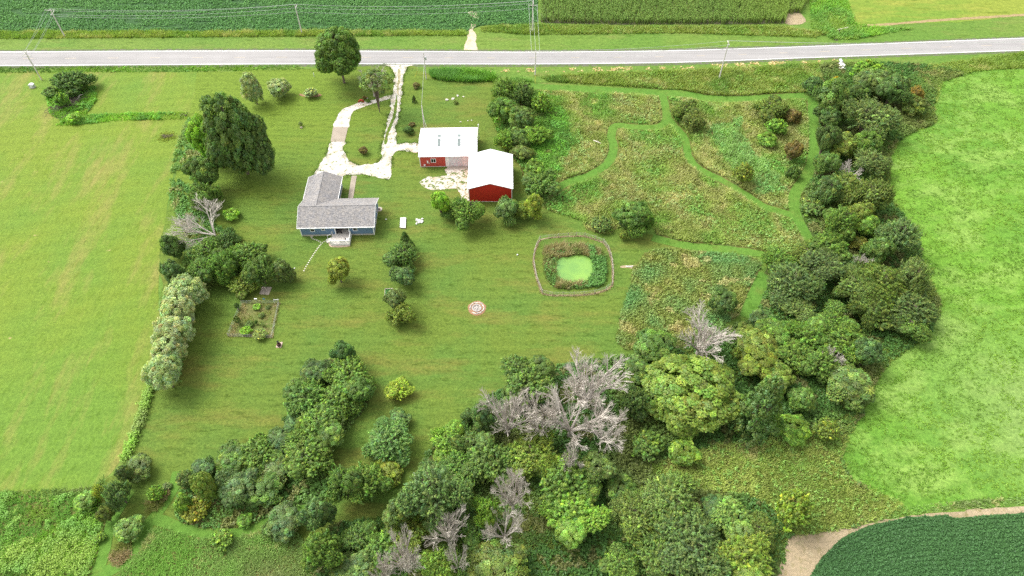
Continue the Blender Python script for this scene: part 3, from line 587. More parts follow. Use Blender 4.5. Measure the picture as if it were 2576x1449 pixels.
MB().box(6.88, -.07, .13, 6.995, -.002, 3.12).build('door_trim', WHITE, sheds); MB().box(10.305, -.07, .13, 10.42, -.002, 3.12).build('door_trim', WHITE, sheds); MB().box(6.995, -.07, 3.005, 10.305, -.002, 3.12).build('door_trim', WHITE, sheds)
MB().box(1.7, -.16, 1.25, 2.05, -.023, 1.95).build('meter_box', WHITE, sheds); MB().box(.85, -.3, .5, 1.25, -.023, .85).build('outlet_box', WHITE, sheds); MB().box(2.18, -.08, .9, 2.28, -.023, 1.3).build('conduit', WHITE, sheds)
MB().box(-.22, -.42, EZ - .06, SL + .22, -.352, EZ + .05).build('eave_trim', WHITE, sheds); MB().box(-.22, SDp + .352, EZ - .06, SL + .22, SDp + .42, EZ + .05).build('eave_trim', WHITE, sheds)
gpos = local(sheds, SL + .45, SDp - .3); g = empty('vent_mast', gpos, 'white pipe mast with a cap at the back right corner of the shed', 'mast')
MB().lathe([(.05, 0), (.05, 4.6)], (0, 0, 0), 8).build('pipe', WHITE, g); MB().lathe([(.14, 4.6), (.16, 4.75), (.05, 4.95)], (0, 0, 0), 10).build('cap', WHITE, g)
MB().box(-.12, -.05, .4, .12, .05, 1.0).build('box', GALV, g)

barn = empty('barn', (-9.92, 117.27, 0), 'red barn with white gabled metal roof in front of the shed', 'barn', rz=math.radians(.4))
BW, BD, BE, BR = 9.9, 11.85, 4.15, 5.85
m = MB().box(0, 0, .12, BW, BD, BE); m.extrude([(.005, BE), (BW - .005, BE), (BW / 2, BR - .12)], 'y', .0, .1); m.extrude([(.005, BE), (BW - .005, BE), (BW / 2, BR - .12)], 'y', BD - .1, BD); bw = m.build('wall', RED, barn)
MB().box(-.03, -.03, -.05, BW + .03, BD + .03, .118).build('base_trim', WHITE, barn)
br = MB().extrude([(-.2, BE - .02), (-.2, BE + .06), (BW / 2, BR), (BW + .2, BE + .06), (BW + .2, BE - .02), (BW / 2, BR - .08)], 'y', -.3, BD + .1).build('roof', METALROOF, barn)
MB().tube([(BW / 2, 2.2, BR + .01), (BW / 2, BD - 1.6, BR + .01)], .11, 6).build('ridge_vent', METALROOF, br)
m = MB(); k = 0
while k * .305 < BD + .3:
    y = -.25 + k * .305; k += 1
    m.extrude([(-.2, BE + .061), (-.2, BE + .08), (BW / 2, BR + .02), (BW + .2, BE + .08), (BW + .2, BE + .061), (BW / 2, BR + .001)], 'y', y, y + .03)
tag(m.build('roof_rib', METALROOF, br), kind='stuff')
m = MB()
for k in range(32):
    x = .2 + k * .305; z1 = BE + (BR - .14 - BE) * (1 - abs(x - BW / 2) / (BW / 2)) - .03
    m.box(x, -.02, .13, x + .035, .004, z1)
tag(m.build('siding_rib', RED, bw), kind='stuff')
for x in (-.05, BW - .10): MB().box(x, -.06, .12, x + .15, .1, BE - .03).build('corner_board', WHITE, barn)
MB().extrude([(-.22, BE - .06), (-.22, BE + .085), (BW / 2, BR + .03), (BW + .22, BE + .085), (BW + .22, BE - .06), (BW / 2, BR - .12)], 'y', -.36, -.302).build('rake_board', WHITE, barn)
for x0, x1 in ((-.27, -.203), (BW + .203, BW + .27)): MB().box(x0, -.3, BE - .06, x1, BD + .1, BE + .07).build('eave_trim', WHITE, barn)

# ------------------------------------------------------------------ poles and wires
POLES = {}
def pole(key, base, top_y, label, arms, r=.19, extra=None, top_x=None):
    b = G(*base); h = ZT(b[0], b[1], top_y)
    o = empty('utility_pole', (b[0], b[1], 0), label, 'utility pole', 'wooden utility poles along the road')
    MB().tube([(0, 0, -.1), (0, 0, h)], [r, r * .68], 8).build('shaft', POLEWOOD, o)
    at = {}
    for i, (dz_, ax, n, f) in enumerate(arms):
        z = h - dz_
        m = MB().box(-n, -.2, z - .06, f, -.09, z + .06) if ax == 'x' else MB().box(.09, -n, z - .06, .2, f, z + .06)
        arm = m.build('crossarm', POLEWOOD, o); arm.data.materials[0] = WHITE if i < 0 else POLEWOOD
        spots = [(-n + .1, -.145, z + .2), (f - .1, -.145, z + .2)] if ax == 'x' else [(.145, -n + .1, z + .2), (.145, f - .1, z + .2)]
        at[ax + str(i)] = [Vector((b[0], b[1], 0)) + Vector(q) for q in spots]
        for q in spots: MB().lathe([(.05, -.14), (.075, -.08), (.06, 0), (.03, .06)], q, 8).build('insulator', WHITE, arm)
    MB().lathe([(.05, 0), (.07, .08), (.03, .25)], (0, 0, h), 8).build('insulator', WHITE, o)
    at['top'] = Vector((b[0], b[1], h + .25)); at['low'] = Vector((b[0], b[1] - .17, h - 2.0)); at['h'] = h
    if extra: extra(o, h)
    POLES[key] = at; return o
pole('p1', (163, 92), 24, 'pole with two crossed arms beyond the road at the far top left', [(.15, 'x', 1.5, 1.3), (1.1, 'y', 1.3, 1.1)])
pole('p2', (105, 201), 131, 'pole with two crossed arms on the near side of the road at far left', [(.15, 'y', 1.3, 1.2), (1.1, 'x', 1.3, 1.2)])
pole('p3', (760, 86), 13, 'single arm pole beyond the road, above the big roadside tree', [(.7, 'y', .7, 1.5)])
pole('p4', (1338.5, 81), 4, 'tall pole at the left corner of the corn field', [(1.1, 'x', 1.35, 1.3), (.3, 'y', .9, .9)])
pole('p5', (1345.5, 189), 130, 'pole on the near roadside opposite the corner of the corn field', [(.2, 'x', 1.2, 1.2), (.9, 'y', 1.1, .2)])
def can(o, h):
    c = MB().lathe([(.2, -.45), (.24, -.4), (.24, .4), (.16, .5)], (.42, -.05, h - 1.7), 12).build('transformer', GALV, o); MB().box(.1, -.1, h - 1.8, .2, .0, h - 1.5).build('bracket', GALV, c)
pole('p6', (1072, 199), 133, 'bare topped pole with a grey transformer can right of the driveway', [], .15, can)
pole('p7', (1808, 199), 105, 'tilted looking single arm pole beside the road above the meadow', [(.7, 'y', .7, 1.6)])
pole('p8', (1068, 329), 266, 'plain short pole rising behind the left end of the shed', [], .17)
def wires(pairs, sag, label, group, r=.028, which=None):
    for k_, (a, b) in enumerate(pairs):
        a, b = Vector(a), Vector(b); n = 18
        pts = [a.lerp(b, t / n) - Vector((0, 0, sag * 4 * (t / n) * (1 - t / n))) for t in range(n + 1)]
        tag(MB().tube(pts, r, 4).build('power_line', WIRE), (which[k_] + ' ' + label) if which else label, 'power line', group)
P_ = POLES
wires([(P_['p1']['y1'][1], P_['p3']['y0'][1]), (P_['p1']['top'], P_['p3']['top']), (P_['p1']['y1'][0], P_['p3']['y0'][0]), (P_['p1']['low'], P_['p3']['low'])], 1.2, 'wire over the far soybean field between the two left poles', 'wires of the left span', which=['second', 'topmost', 'third', 'lowest'])
wires([(P_['p3']['y0'][1], P_['p4']['y1'][1]), (P_['p3']['top'], P_['p4']['top']), (P_['p3']['y0'][0], P_['p4']['y1'][0]), (P_['p3']['low'], P_['p4']['low'])], 1.2, 'wire over the soybean field from the single arm pole to the corn corner', 'wires of the middle span', which=['second', 'topmost', 'third', 'lowest'])
wires([(P_['p1']['x0'][0], P_['p2']['x1'][0]), (P_['p1']['x0'][1], P_['p2']['x1'][1]), (P_['p1']['top'], P_['p2']['top']), (P_['p1']['low'], P_['p2']['low'])], .3, 'wire crossing the road at the far left between the crossed arm poles', 'wires over the road at the left', which=['leftmost', 'second', 'third', 'rightmost'])
wires([(P_['p4']['x0'][0], P_['p5']['x0'][0]), (P_['p4']['x0'][1], P_['p5']['x0'][1]), (P_['p4']['low'], P_['p5']['top'])], .25, 'wire crossing the road at the corner of the corn field', 'wires over the road at the corn corner', which=['left', 'right', 'middle'])
wires([(P_['p5']['y1'][0], P_['p7']['y0'][0]), (P_['p5']['top'], P_['p7']['top']), (P_['p5']['low'], P_['p7']['low'])], .8, 'wire along the near roadside above the meadow', 'wires above the meadow', which=['middle', 'top', 'lowest'])
e = Vector((150, 172, 8.5))
wires([(P_['p7']['y0'][1], e + Vector((0, .8, 0))), (P_['p7']['top'], e + Vector((0, 0, .6))), (P_['p7']['low'], e - Vector((0, 0, 1)))], .9, 'wire running from the tilted pole over the right part of the road', 'wires at the right end of the road', which=['middle', 'top', 'lowest'])
wires([(P_['p5']['low'], P_['p6']['top'])], .5, 'single thin wire along the roadside from the transformer pole', None)
wires([(P_['p6']['low'], P_['p8']['top'])], .3, 'service wire from the transformer pole to the pole behind the shed', None)
wires([(P_['p8']['low'], local(sheds, 1.2, SDp + .3, 3.9))], .05, 'short service wire from the short pole down to the shed roof', None)
def guy(a, b, label):
    a = Vector((*G(*a)[:2], 0.)); d = (Vector(b) - a); L = d.length
    o = empty('guy_wire', a, label, 'guy wire', 'yellow guarded guy wires')
    MB().tube([(0, 0, 0), d], .012, 4).build('cable', WIRE, o); MB().tube([d * (.3 / L), d * (2.6 / L)], .05, 6).build('guard', YELLOW, o)
guy((1042.5, 196.5), P_['p6']['top'] - Vector((0, 0, .6)), 'yellow guarded guy wire left of the transformer pole')
guy((1345.5, 213), P_['p5']['top'] - Vector((0, 0, .8)), 'yellow guarded guy wire below the pole opposite the corn corner')
for i, (x, y) in enumerate(((1372, 75.5), (1387, 77.5), (1402, 80.5))): guy((x, y), P_['p4']['top'] - Vector((0, 0, .4 + .5 * i)), ['yellow guarded guy wire nearest the tall corn corner pole', 'middle of the three yellow guy wires at the corn corner', 'yellow guy wire farthest right of the corn corner pole'][i])
guy((109, 204), P_['p2']['top'] - Vector((0, 0, .5)), 'yellow guarded guy wire at the foot of the far left near side pole')
guy((96, 206), P_['p2']['top'] - Vector((0, 0, 1)), 'left one of the two yellow guy wires by the grey utility cabinet')

# ------------------------------------------------------------------ vegetation: leaf meshes
def unit(a): return a / np.maximum(np.linalg.norm(a, axis=1), 1e-9)[:, None]
def leaves(name, C, Nrm, T, L, Wd, tone):
    """one diamond shaped leaf (spray) per point; Nrm its facing, T its long axis, tone its colour"""
    Nrm = unit(Nrm); T = unit(T - (T * Nrm).sum(1)[:, None] * Nrm); B = np.cross(Nrm, T); n = len(C)
    L = np.broadcast_to(L, n)[:, None]; Wd = np.broadcast_to(Wd, n)[:, None]
    V = np.stack([C - T * L, C + B * Wd + Nrm * Wd * .25, C + T * L, C - B * Wd + Nrm * Wd * .25], 1).reshape(-1, 3)
    F = np.arange(4 * n).reshape(n, 4)
    col = np.repeat(tone, 4, 0)
    me = npmesh(name, V, F, col); me.materials.append(LEAF); return me
def sphere_dirs(n, rng, zmin=-.8):
    k = np.arange(n) + .5; z = 1 - (1 - zmin) * k / n; ph = k * 2.399963 + rng.normal(0, .25, n); z = np.clip(z + rng.normal(0, .05, n), -1, 1)
    r = np.sqrt(1 - z * z); return np.stack([r * np.cos(ph), r * np.sin(ph), z], 1)
def lobes(D, rng, n=9, amp=.22, pw=5):
    q = unit(rng.normal(size=(n, 3))); s = np.zeros(len(D))
    for a, h in zip(q, rng.uniform(.4, 1, n)): s = np.maximum(s, h * np.clip(D @ a, 0, 1) ** pw)
    return 1 - amp * .6 + amp * s
def tones(n, rng, spread=.22, tip=None, tipcol=(1.5, 1.45, .9)):
    t = np.exp(rng.normal(0, spread, n))[:, None] * np.array([[1, 1, 1]])
    t[:, 0] *= np.exp(rng.normal(0, .10, n)); t[:, 2] *= np.exp(rng.normal(0, .15, n))
    if tip is not None: t = t * (1 + tip[:, None] * (np.array(tipcol) - 1))
    return t
def crown_round(name, seed, nclump=95, per=75, leaf=.062, cr=.235, amp=.24, zmin=-.75, core=900, up=.55, ts=.27):
    rng = np.random.default_rng(seed); D = sphere_dirs(nclump, rng, zmin)
    R = .80 * lobes(D, rng, 9, amp) * rng.uniform(.86, 1.06, nclump)
    cc = D * R[:, None]; ct = tones(nclump, rng, ts)  # random clump tones, spread widened to paint highlights of clumps catching light
    n = nclump * per; ci = np.repeat(np.arange(nclump), per)
    d = unit(rng.normal(size=(n, 3))); d[:, 2] *= .75; rr = cr * rng.uniform(.35, 1, n) ** .5 * rng.uniform(.7, 1.25, nclump)[ci]
    out_ = D[ci]; d = unit(d + out_ * .55 + np.array([0, 0, .25]))
    P = cc[ci] + d * rr[:, None]
    Nn = d * .7 + out_ * .3 + np.array([0, 0, up]) + rng.normal(0, .5, (n, 3))
    lt = ct[ci] * tones(n, rng, .10)
    dc = unit(rng.normal(size=(core, 3))); Pc = dc * rng.uniform(.25, .68, core)[:, None]
    P = np.r_[P, Pc]; Nn = np.r_[Nn, dc + rng.normal(0, .5, (core, 3))]; lt = np.r_[lt, tones(core, rng, .2)]
    m = len(P); s = leaf * rng.uniform(.65, 1.35, m)
    return leaves(name, P, Nn, rng.normal(size=(m, 3)), s, s * .62, lt)
def crown_spray(name, seed, n=240, per=30, leaf=.056, wid=.42, lean=.6, tipglow=.35, amp=.34, zmin=-.5, sp=.07, ln=.42):
    """many short leafy shoots standing up and out from the boughs"""
    rng = np.random.default_rng(seed); D = sphere_dirs(n, rng, zmin)
    R = lobes(D, rng, 12, amp) * rng.uniform(.72, 1.06, n)
    tip = D * R[:, None]; ax = unit(D * .75 + np.array([0, 0, lean]) + rng.normal(0, .28, (n, 3)))
    L = ln * rng.uniform(.6, 1.35, n); start = tip - ax * L[:, None]
    ct = tones(n, rng, .30); ci = np.repeat(np.arange(n), per); m = n * per; t = np.tile(np.linspace(.0, 1, per), n) + rng.normal(0, .03, m)  # wide tone spread per shoot also paints highlights into the leaf colour
    P = start[ci] + (tip - start)[ci] * t[:, None]
    off = unit(np.cross(ax[ci], rng.normal(size=(m, 3)))); P += off * (sp * (1.3 - .9 * t) * rng.uniform(.2, 1.1, m))[:, None]
    Nn = off * .5 + np.array([0, 0, .7]) + D[ci] * .5 + rng.normal(0, .4, (m, 3))
    T = ax[ci] + off * .9 + rng.normal(0, .35, (m, 3))
    lt = ct[ci] * tones(m, rng, .09, np.clip((t - .7) / .3, 0, 1) * tipglow)
    core = 1300; dc = unit(rng.normal(size=(core, 3))); P = np.r_[P, dc * rng.uniform(.2, .68, core)[:, None]]; Nn = np.r_[Nn, dc + rng.normal(0, .5, (core, 3))]; T = np.r_[T, rng.normal(size=(core, 3))]; lt = np.r_[lt, tones(core, rng, .2)]
    s = leaf * rng.uniform(.7, 1.3, len(P))
    return leaves(name, P, Nn, T, s, s * wid, lt)
def crown_cone(name, seed, n=200, per=34, leaf=.055):
    rng = np.random.default_rng(seed); h = rng.uniform(0, 1, n) ** 1.25; ph = rng.uniform(0, 6.283, n)
    prof = (1 - h) ** .72 * (.82 + .3 * rng.uniform(0, 1, n)); D = np.stack([np.cos(ph), np.sin(ph), np.full(n, .55)], 1)
    cc = np.stack([np.cos(ph) * prof * .88, np.sin(ph) * prof * .88, h * 2 - 1], 1); ci = np.repeat(np.arange(n), per); m = n * per
    d = unit(rng.normal(size=(m, 3)) + D[ci] * .8); P = cc[ci] + d * (.13 * rng.uniform(.3, 1.1, m))[:, None]
    ct = tones(n, rng, .16); lt = ct[ci] * tones(m, rng, .14)
    core = 600; q = rng.uniform(0, 1, core); pc = rng.uniform(0, 6.283, core); rc = (1 - q) ** .8 * .6
    P = np.r_[P, np.stack([np.cos(pc) * rc, np.sin(pc) * rc, q * 1.8 - 1], 1)]; Nn = np.r_[d + rng.normal(0, .4, (m, 3)), rng.normal(size=(core, 3))]; lt = np.r_[lt, tones(core, rng, .2)]
    s = leaf * rng.uniform(.6, 1.3, len(P)); T = np.r_[D[ci] + rng.normal(0, .4, (m, 3)), rng.normal(size=(core, 3))]
    return leaves(name, P, Nn, T, s, s * .45, lt)
PROTO = {
    'round': [crown_round('crown', 11, 130, 100, .042, .195, .36), crown_round('crown', 12, 115, 112, .043, .215, .44), crown_round('crown', 13, 150, 88, .040, .175, .40), crown_round('crown', 14, 125, 100, .042, .20, .48)],
    'big': [crown_round('crown', 21, 380, 72, .027, .112, .26, -.93, 4200), crown_round('crown', 22, 340, 80, .028, .120, .24, -.93, 4200)],
    'spray': [crown_spray('crown', 31, 280, 44, .043), crown_spray('crown', 32, 250, 48, .044, .44, .7, .4, .4), crown_spray('crown', 33, 320, 38, .040, .40, .5, .5, .42, -.5, .06, .36), crown_spray('crown', 34, 270, 44, .043, .45, .8, .3, .46)],
    'fine': [crown_spray('crown', 41, 420, 34, .032, .42, .35, .25, .40, -.55, .055, .30), crown_spray('crown', 42, 380, 36, .034, .40, .55, .3, .44, -.55, .055, .34)],
    'willow': [crown_round('crown', 51, 210, 80, .034, .150, .42, -.85, 2000, .8, .13), crown_round('crown', 52, 190, 88, .035, .160, .46, -.85, 2000, .8, .13)],
    'cone': [crown_cone('crown', 61, 230, 46, .044), crown_cone('crown', 62, 200, 52, .045)],
    'low': [crown_spray('crown', 71, 140, 34, .066, .5, .8, .3, .4, -.1, .09, .45), crown_round('crown', 72, 70, 62, .07, .23, .42, -.3, 300, .8)],
    'sparse': [crown_round('crown', 81, 80, 44, .042, .16, .5, -.6, 60)],
}
def trunk_mesh(seed):
    rng = np.random.default_rng(seed); mb = MB()
    mb.tube([(0, 0, -.02), (0, 0, .03), (.015, .01, .3), (.0, -.01, .62), (.02, .0, 1.0)], [1.5, 1.05, .85, .7, .35], 8)
    v = mb.v
    for k in range(6):
        a = k * 1.05 + rng.uniform(0, .6); z = rng.uniform(.35, .75)
        mb.tube([(0, 0, z), (3.2 * math.cos(a), 3.2 * math.sin(a), z + .14), (7 * math.cos(a), 7 * math.sin(a), z + .34)], [.45, .3, .1], 5)
    return mb.mesh('trunk', BARK)
TRUNKS = [trunk_mesh(1), trunk_mesh(2)]
CNT = {}
def pick(style):
    CNT[style] = CNT.get(style, 0) + 1; return PROTO[style][CNT[style] % len(PROTO[style])]
C_ = dict(dk=(.058, .104, .029), md=(.076, .140, .030), br=(.130, .235, .030), ye=(.165, .208, .034), ol=(.105, .135, .032), gr=(.108, .152, .050), si=(.225, .275, .122), bl=(.066, .124, .042), bn=(.125, .112, .068), dd=(.054, .092, .030), li=(.16, .28, .034), sp=(.090, .155, .026), yo=(.140, .175, .028))
TRNG = np.random.default_rng(5)
def plant(style, x, y, w, h, colr, label, cat='tree', group=None, base=None, name=None):
    """x, y, w, h: centre and size of the crown as surveyed in the picture"""
    zc = 2.
    for _ in range(6):
        p = G(x, y, zc); s = ppm(x, y, zc); th = math.atan2(H - zc, p[1])
        r = w / 2 / s; b2 = (h / 2 / s) ** 2 - (r * math.sin(th)) ** 2
        b = math.sqrt(max(b2, 0)) / math.cos(th); b = min(max(b, .55 * r), 1.7 * r)
        gap = (.10 if cat == 'shrub' else .0 if style == 'big' else .24) * b
        zc = b * .9 + gap
    if base is not None:
        g = G(*base); p = np.array([g[0], g[1], 0]); zc = ZT(g[0], g[1], y)
    c = C_[colr] if isinstance(colr, str) else colr
    if colr not in ('si', 'li', 'bn', 'ye'): c = tuple(np.array(c) * .62 + np.array((.088, .145, .031)) * .38)
    if colr != 'si': c = (max(c[0], .58 * c[1]), c[1], min(c[2], .32 * c[1]))
    j = np.exp(TRNG.normal(0, .028, 3)); c = tuple(np.array(c) * j)
    nm = name or ('shrub' if cat == 'shrub' else 'tree')
    o = empty(nm, (p[0], p[1], 0), label, cat, group); o.rotation_euler.z = TRNG.uniform(0, 6.28)
    lob = style in ('round', 'spray', 'fine', 'big') and r > 1.2
    k = (.92 if style == 'big' else .84) if lob else 1.
    cr = link('crown', pick(style), None, o); cr.location = (0, 0, zc); cr.scale = (r * k * TRNG.uniform(.94, 1.06), r * k * TRNG.uniform(.94, 1.06), b * k); cr.color = (*(np.array(c) * 1.66 * np.array([1.0, 1., .92])), 1)
    if lob:                       # side boughs that break the outline
        a0 = TRNG.uniform(0, 6.28); nl = 5 if style == 'big' else 4
        for i in range(nl):
            a = a0 + i * 6.283 / nl + TRNG.uniform(-.5, .5); q = r * TRNG.uniform(.52, .74); f = TRNG.uniform(.36, .54) if style != 'big' else TRNG.uniform(.36, .46)
            lb = link('crown', pick({'round': 'spray', 'spray': 'round', 'fine': 'spray', 'big': 'big', 'willow': 'willow'}[style] if i % 2 else style), None, o); lb.location = (q * math.cos(a), q * math.sin(a), zc + b * (TRNG.uniform(-.55, .3) if style != 'big' else TRNG.uniform(-.62, .05))); lb.scale = (r * f, r * f, b * f * 1.05); lb.rotation_euler = (TRNG.normal(0, .25), TRNG.normal(0, .25), a); lb.color = cr.color
    t = link('trunk', TRUNKS[CNT[style] % 2], None, o); k = (.035 * r + .03) * (.5 if style == 'sparse' else 1.); t.scale = (k, k, zc + b * .35)
    return o

# bare dead trees
def dead_mesh(seed, lean=(0, 0), spread=.62, up=.55, nl=8, tr=.055, lr=.030):
    rng = np.random.default_rng(seed); big, twig = MB(), MB()
    def grow(p, d, L, r, lv):
        d = d / np.linalg.norm(d); k = 3 if lv < 2 else 2; pts = [p]; q = p; dd = d
        for i in range(k):
            dd = dd + rng.normal(0, .06, 3) + np.array([0, 0, .04]); dd = dd / np.linalg.norm(dd); q = q + dd * L / k; pts.append(q)
        (big if lv < 2 else twig).tube([tuple(a) for a in pts], list(np.linspace(r, max(r * .45, .0016), k + 1)), 5 if lv < 2 else 3)
        if lv >= 3: return
        for i in range((6, 6, 5)[lv]):
            a = np.cross(dd, rng.normal(size=3)); a /= np.linalg.norm(a)
            f = rng.uniform(.30, .95); j = f * k; j0 = min(int(j), k - 1); s0 = pts[j0] + (pts[j0 + 1] - pts[j0]) * (j - j0)
            grow(s0, dd + a * rng.uniform(.30, .68), L * (1.1 - .5 * f) * rng.uniform(.50, .75), max(r * .42, .0030), lv + 1)
    for i in range(nl):
        a = i * 6.283 / nl + rng.uniform(-.35, .35); w_ = rng.uniform(.35, 1.15)
        grow(np.array([0, 0, .15]), np.array([math.cos(a) * spread * w_ + lean[0], math.sin(a) * spread * w_ + lean[1], up + .2]), rng.uniform(.6, .85), lr, 0)
    big.tube([(0, 0, 0), (0, 0, .17)], [tr, tr * .75], 7)
    V = np.array(big.v + twig.v); m = np.percentile(np.abs(V[:, :2]).max(1), 99); zt = V[:, 2].max()
    for mb in (big, twig): mb.v = [(x / m, y / m, z / zt) for x, y, z in mb.v]
    me = twig.mesh('twigs', DEADWOOD)
    return big.mesh('trunk', DEADWOOD), me
DEADS = [dead_mesh(101), dead_mesh(102, up=.45, spread=.72, nl=7), dead_mesh(103, spread=.6, up=.6)]
FALLEN = dead_mesh(110, lean=(-.7, .15), spread=.85, up=.30, nl=6, tr=.022, lr=.016)
def dead(x, y, w, h, hgt, label, k=0, rot=0., mesh=None, base=None, group='bare grey dead trees', colr=1.):
    zc = hgt * .55; p = G(x, y, zc); s = ppm(x, y, zc); r = w / 2 / s
    if base is not None: p = G(*base)
    o = empty('dead_tree', (p[0], p[1], 0), label, 'dead tree', group); o.rotation_euler.z = rot
    a, b = mesh or DEADS[k % 3]
    t = link('trunk', a, None, o); t.scale = (r, r, hgt)
    u = link('twigs', b, None, o); u.scale = (r, r, hgt); u['kind'] = 'stuff'
    return o

# ------------------------------------------------------------------ every tree and shrub
T_ = plant
# left side and house yard
T_('big', 586, 337, 170, 252, (.085, .142, .040), 'large dark green oak like tree left of the driveway, the biggest on the left side')
T_('round', 508, 345, 82, 178, 'li', 'tall bright lime green tree tucked against the left side of the large dark tree')
T_('round', 514, 432, 92, 100, 'md', 'leafy green tree just below the bright lime tree on the left')
T_('spray', 512, 492, 84, 84, 'sp', 'vine covered tree standing behind the fallen grey dead tree on the left')
T_('round', 432, 620, 66, 78, 'dk', 'dark bush at the field edge under the tips of the fallen dead tree', 'shrub')
T_('spray', 520, 632, 100, 90, 'md', 'green bush directly below the trunk of the fallen dead tree', 'shrub')
T_('spray', 572, 596, 62, 48, 'dk', 'small dark bush at the root end of the fallen dead tree', 'shrub')
T_('round', 438, 690, 70, 92, 'bl', 'dark blue green tree above the top end of the silver hedge')
T_('spray', 505, 684, 92, 90, 'md', 'green spiky bush between the dark blue green tree and the thicket by the garden', 'shrub')
T_('spray', 560, 668, 90, 96, 'sp', 'upright leafy bush in the middle of the thicket above the garden', 'shrub')
T_('spray', 622, 640, 108, 92, 'sp', 'topmost yellowish green bush of the thicket left of the blue house', 'shrub')
T_('spray', 655, 680, 86, 92, 'md', 'green feathery bush of the thicket above the two panels on the grass', 'shrub')
T_('round', 706, 680, 60, 72, 'gr', 'grey green bush at the right end of the thicket', 'shrub')
T_('spray', 608, 714, 82, 60, 'yo', 'light tipped bush at the bottom of the thicket, just above the garden fence', 'shrub')
for x, y, w, h, l in ((464, 737, 96, 82, 'topmost pale silver tree of the silver hedge on the left'), (446, 786, 94, 84, 'second silver tree from the top of the silver hedge'), (434, 836, 92, 82, 'middle silver tree of the silver hedge'), (420, 888, 92, 80, 'second silver tree from the bottom of the silver hedge'), (409, 936, 88, 80, 'bottom silver tree of the silver hedge beside the lawn')):
    T_('willow', x, y, w * 1.12, h * 1.32, 'si', l, 'tree', 'silver leaved trees in a hedge row')
T_('spray', 182, 204, 104, 74, 'dk', 'wide dark green bush near the road at the upper left', 'shrub')
T_('low', 128, 232, 40, 26, 'md', 'low green weeds bush beside the grey utility cabinet', 'shrub')
T_('low', 154, 252, 42, 44, 'br', 'bright green bush on the left side of the brush pile', 'shrub')
T_('low', 186, 297, 40, 22, 'li', 'bright lime bush below the brush pile', 'shrub')
T_('willow', 634, 222, 58, 86, 'si', 'tall silver green shrub behind the large dark tree, left one of two', 'shrub')
T_('willow', 700, 220, 66, 58, 'si', 'round silver green shrub on the lawn near the road', 'shrub')
T_('low', 780, 233, 42, 20, 'si', 'low pale plants in a mulch strip right of the round silver shrub', 'shrub')
T_('big', 846, 124, 134, 136, (.085, .150, .030), 'big spreading tree beside the road left of the driveway mouth', base=(866, 209))
T_('sparse', 934, 206, 96, 80, (.13, .185, .055), 'half bare tree with thin grey green leaves beside the driveway', base=(955, 283))
T_('round', 1046, 214, 23, 18, 'bn', 'small brownish bush right of the driveway, nearest the road', 'shrub')
T_('cone', 1041, 249, 14, 19, 'dk', 'tiny dark conical bush right of the driveway', 'shrub')
T_('round', 1036, 313, 17, 12, 'bn', 'tiny brown bush behind the larger round bush beside the shed', 'shrub')
T_('round', 1026, 327, 29, 25, 'dk', 'round dark bush right of the driveway above the shed turnoff', 'shrub')
T_('round', 913, 379, 24, 22, 'bn', 'round brownish bush on the grass island inside the driveway loop', 'shrub')
T_('low', 583, 539, 42, 22, 'li', 'bright lime green plant clump alone on the lawn left of the blue house', 'shrub')
T_('round', 849, 678, 74, 80, 'ye', 'round yellow green tree on the lawn below the deck')
T_('cone', 1019, 606, 46, 52, 'dk', 'dark conical tree at the top of the short row on the lawn')
T_('spray', 1009, 642, 94, 82, 'md', 'broad green tree in the middle of the short row on the lawn')
T_('round', 1014, 694, 68, 66, 'bl', 'small blue green tree below the broad one of the short row')
T_('round', 993, 752, 62, 68, 'gr', 'pale grey green young tree beside the wooden frame on the lawn')
T_('spray', 1009, 786, 74, 70, 'yo', 'small yellow green tree at the bottom of the short row, nearest the stone ring')
T_('round', 1106, 506, 54, 76, 'li', 'bright lime young tree left of the red barn front')
T_('round', 1128, 536, 44, 40, 'md', 'small green tree between the lime tree and the darker one before the barn', 'tree')
T_('spray', 1177, 532, 96, 90, 'sp', 'dark leafy tree covering the left corner of the red barn front')
T_('round', 1272, 524, 73, 71, 'gr', 'greyish green tree at the right corner of the red barn front')
T_('round', 1316, 530, 44, 46, 'yo', 'small olive tree between the grey green tree and the yellow tree by the barn')
T_('round', 1342, 517, 58, 71, 'ye', 'bright yellow tree right of the red barn')
# hedge left of the meadow
g = 'bushes in the thicket left of the meadow'
for s, x, y, w, h, c, l in (('spray', 1274, 226, 62, 62, 'sp', 'top left bush of the thicket between lawn and meadow, nearest the road'), ('spray', 1316, 234, 62, 66, 'dk', 'top right dark bush of the thicket between lawn and meadow'), ('round', 1270, 276, 66, 62, 'sp', 'second bush down on the left side of the meadow thicket'), ('round', 1312, 296, 64, 66, 'md', 'second bush down on the right side of the meadow thicket'), ('round', 1300, 345, 60, 54, 'md', 'middle bush of the meadow thicket, level with the shed'), ('spray', 1270, 352, 46, 50, 'br', 'bright edge bush of the meadow thicket right of the shed'), ('round', 1312, 382, 48, 40, 'ol', 'olive bush at the lower end of the meadow thicket'), ('spray', 1352, 340, 58, 52, 'br', 'bright green bush on the meadow side of the thicket'), ('low', 1362, 262, 50, 48, 'br', 'pale bright bush at the meadow side of the thicket, near the top path'), ('spray', 1362, 462, 84, 62, 'md', 'wide green bush beside the barn path, right of the barn roof'), ('low', 1345, 425, 44, 44, 'br', 'small bright bush above the wide one beside the barn path')):
    T_(s, x, y, w * 1.25, h * 1.2, c, l, 'shrub', g)
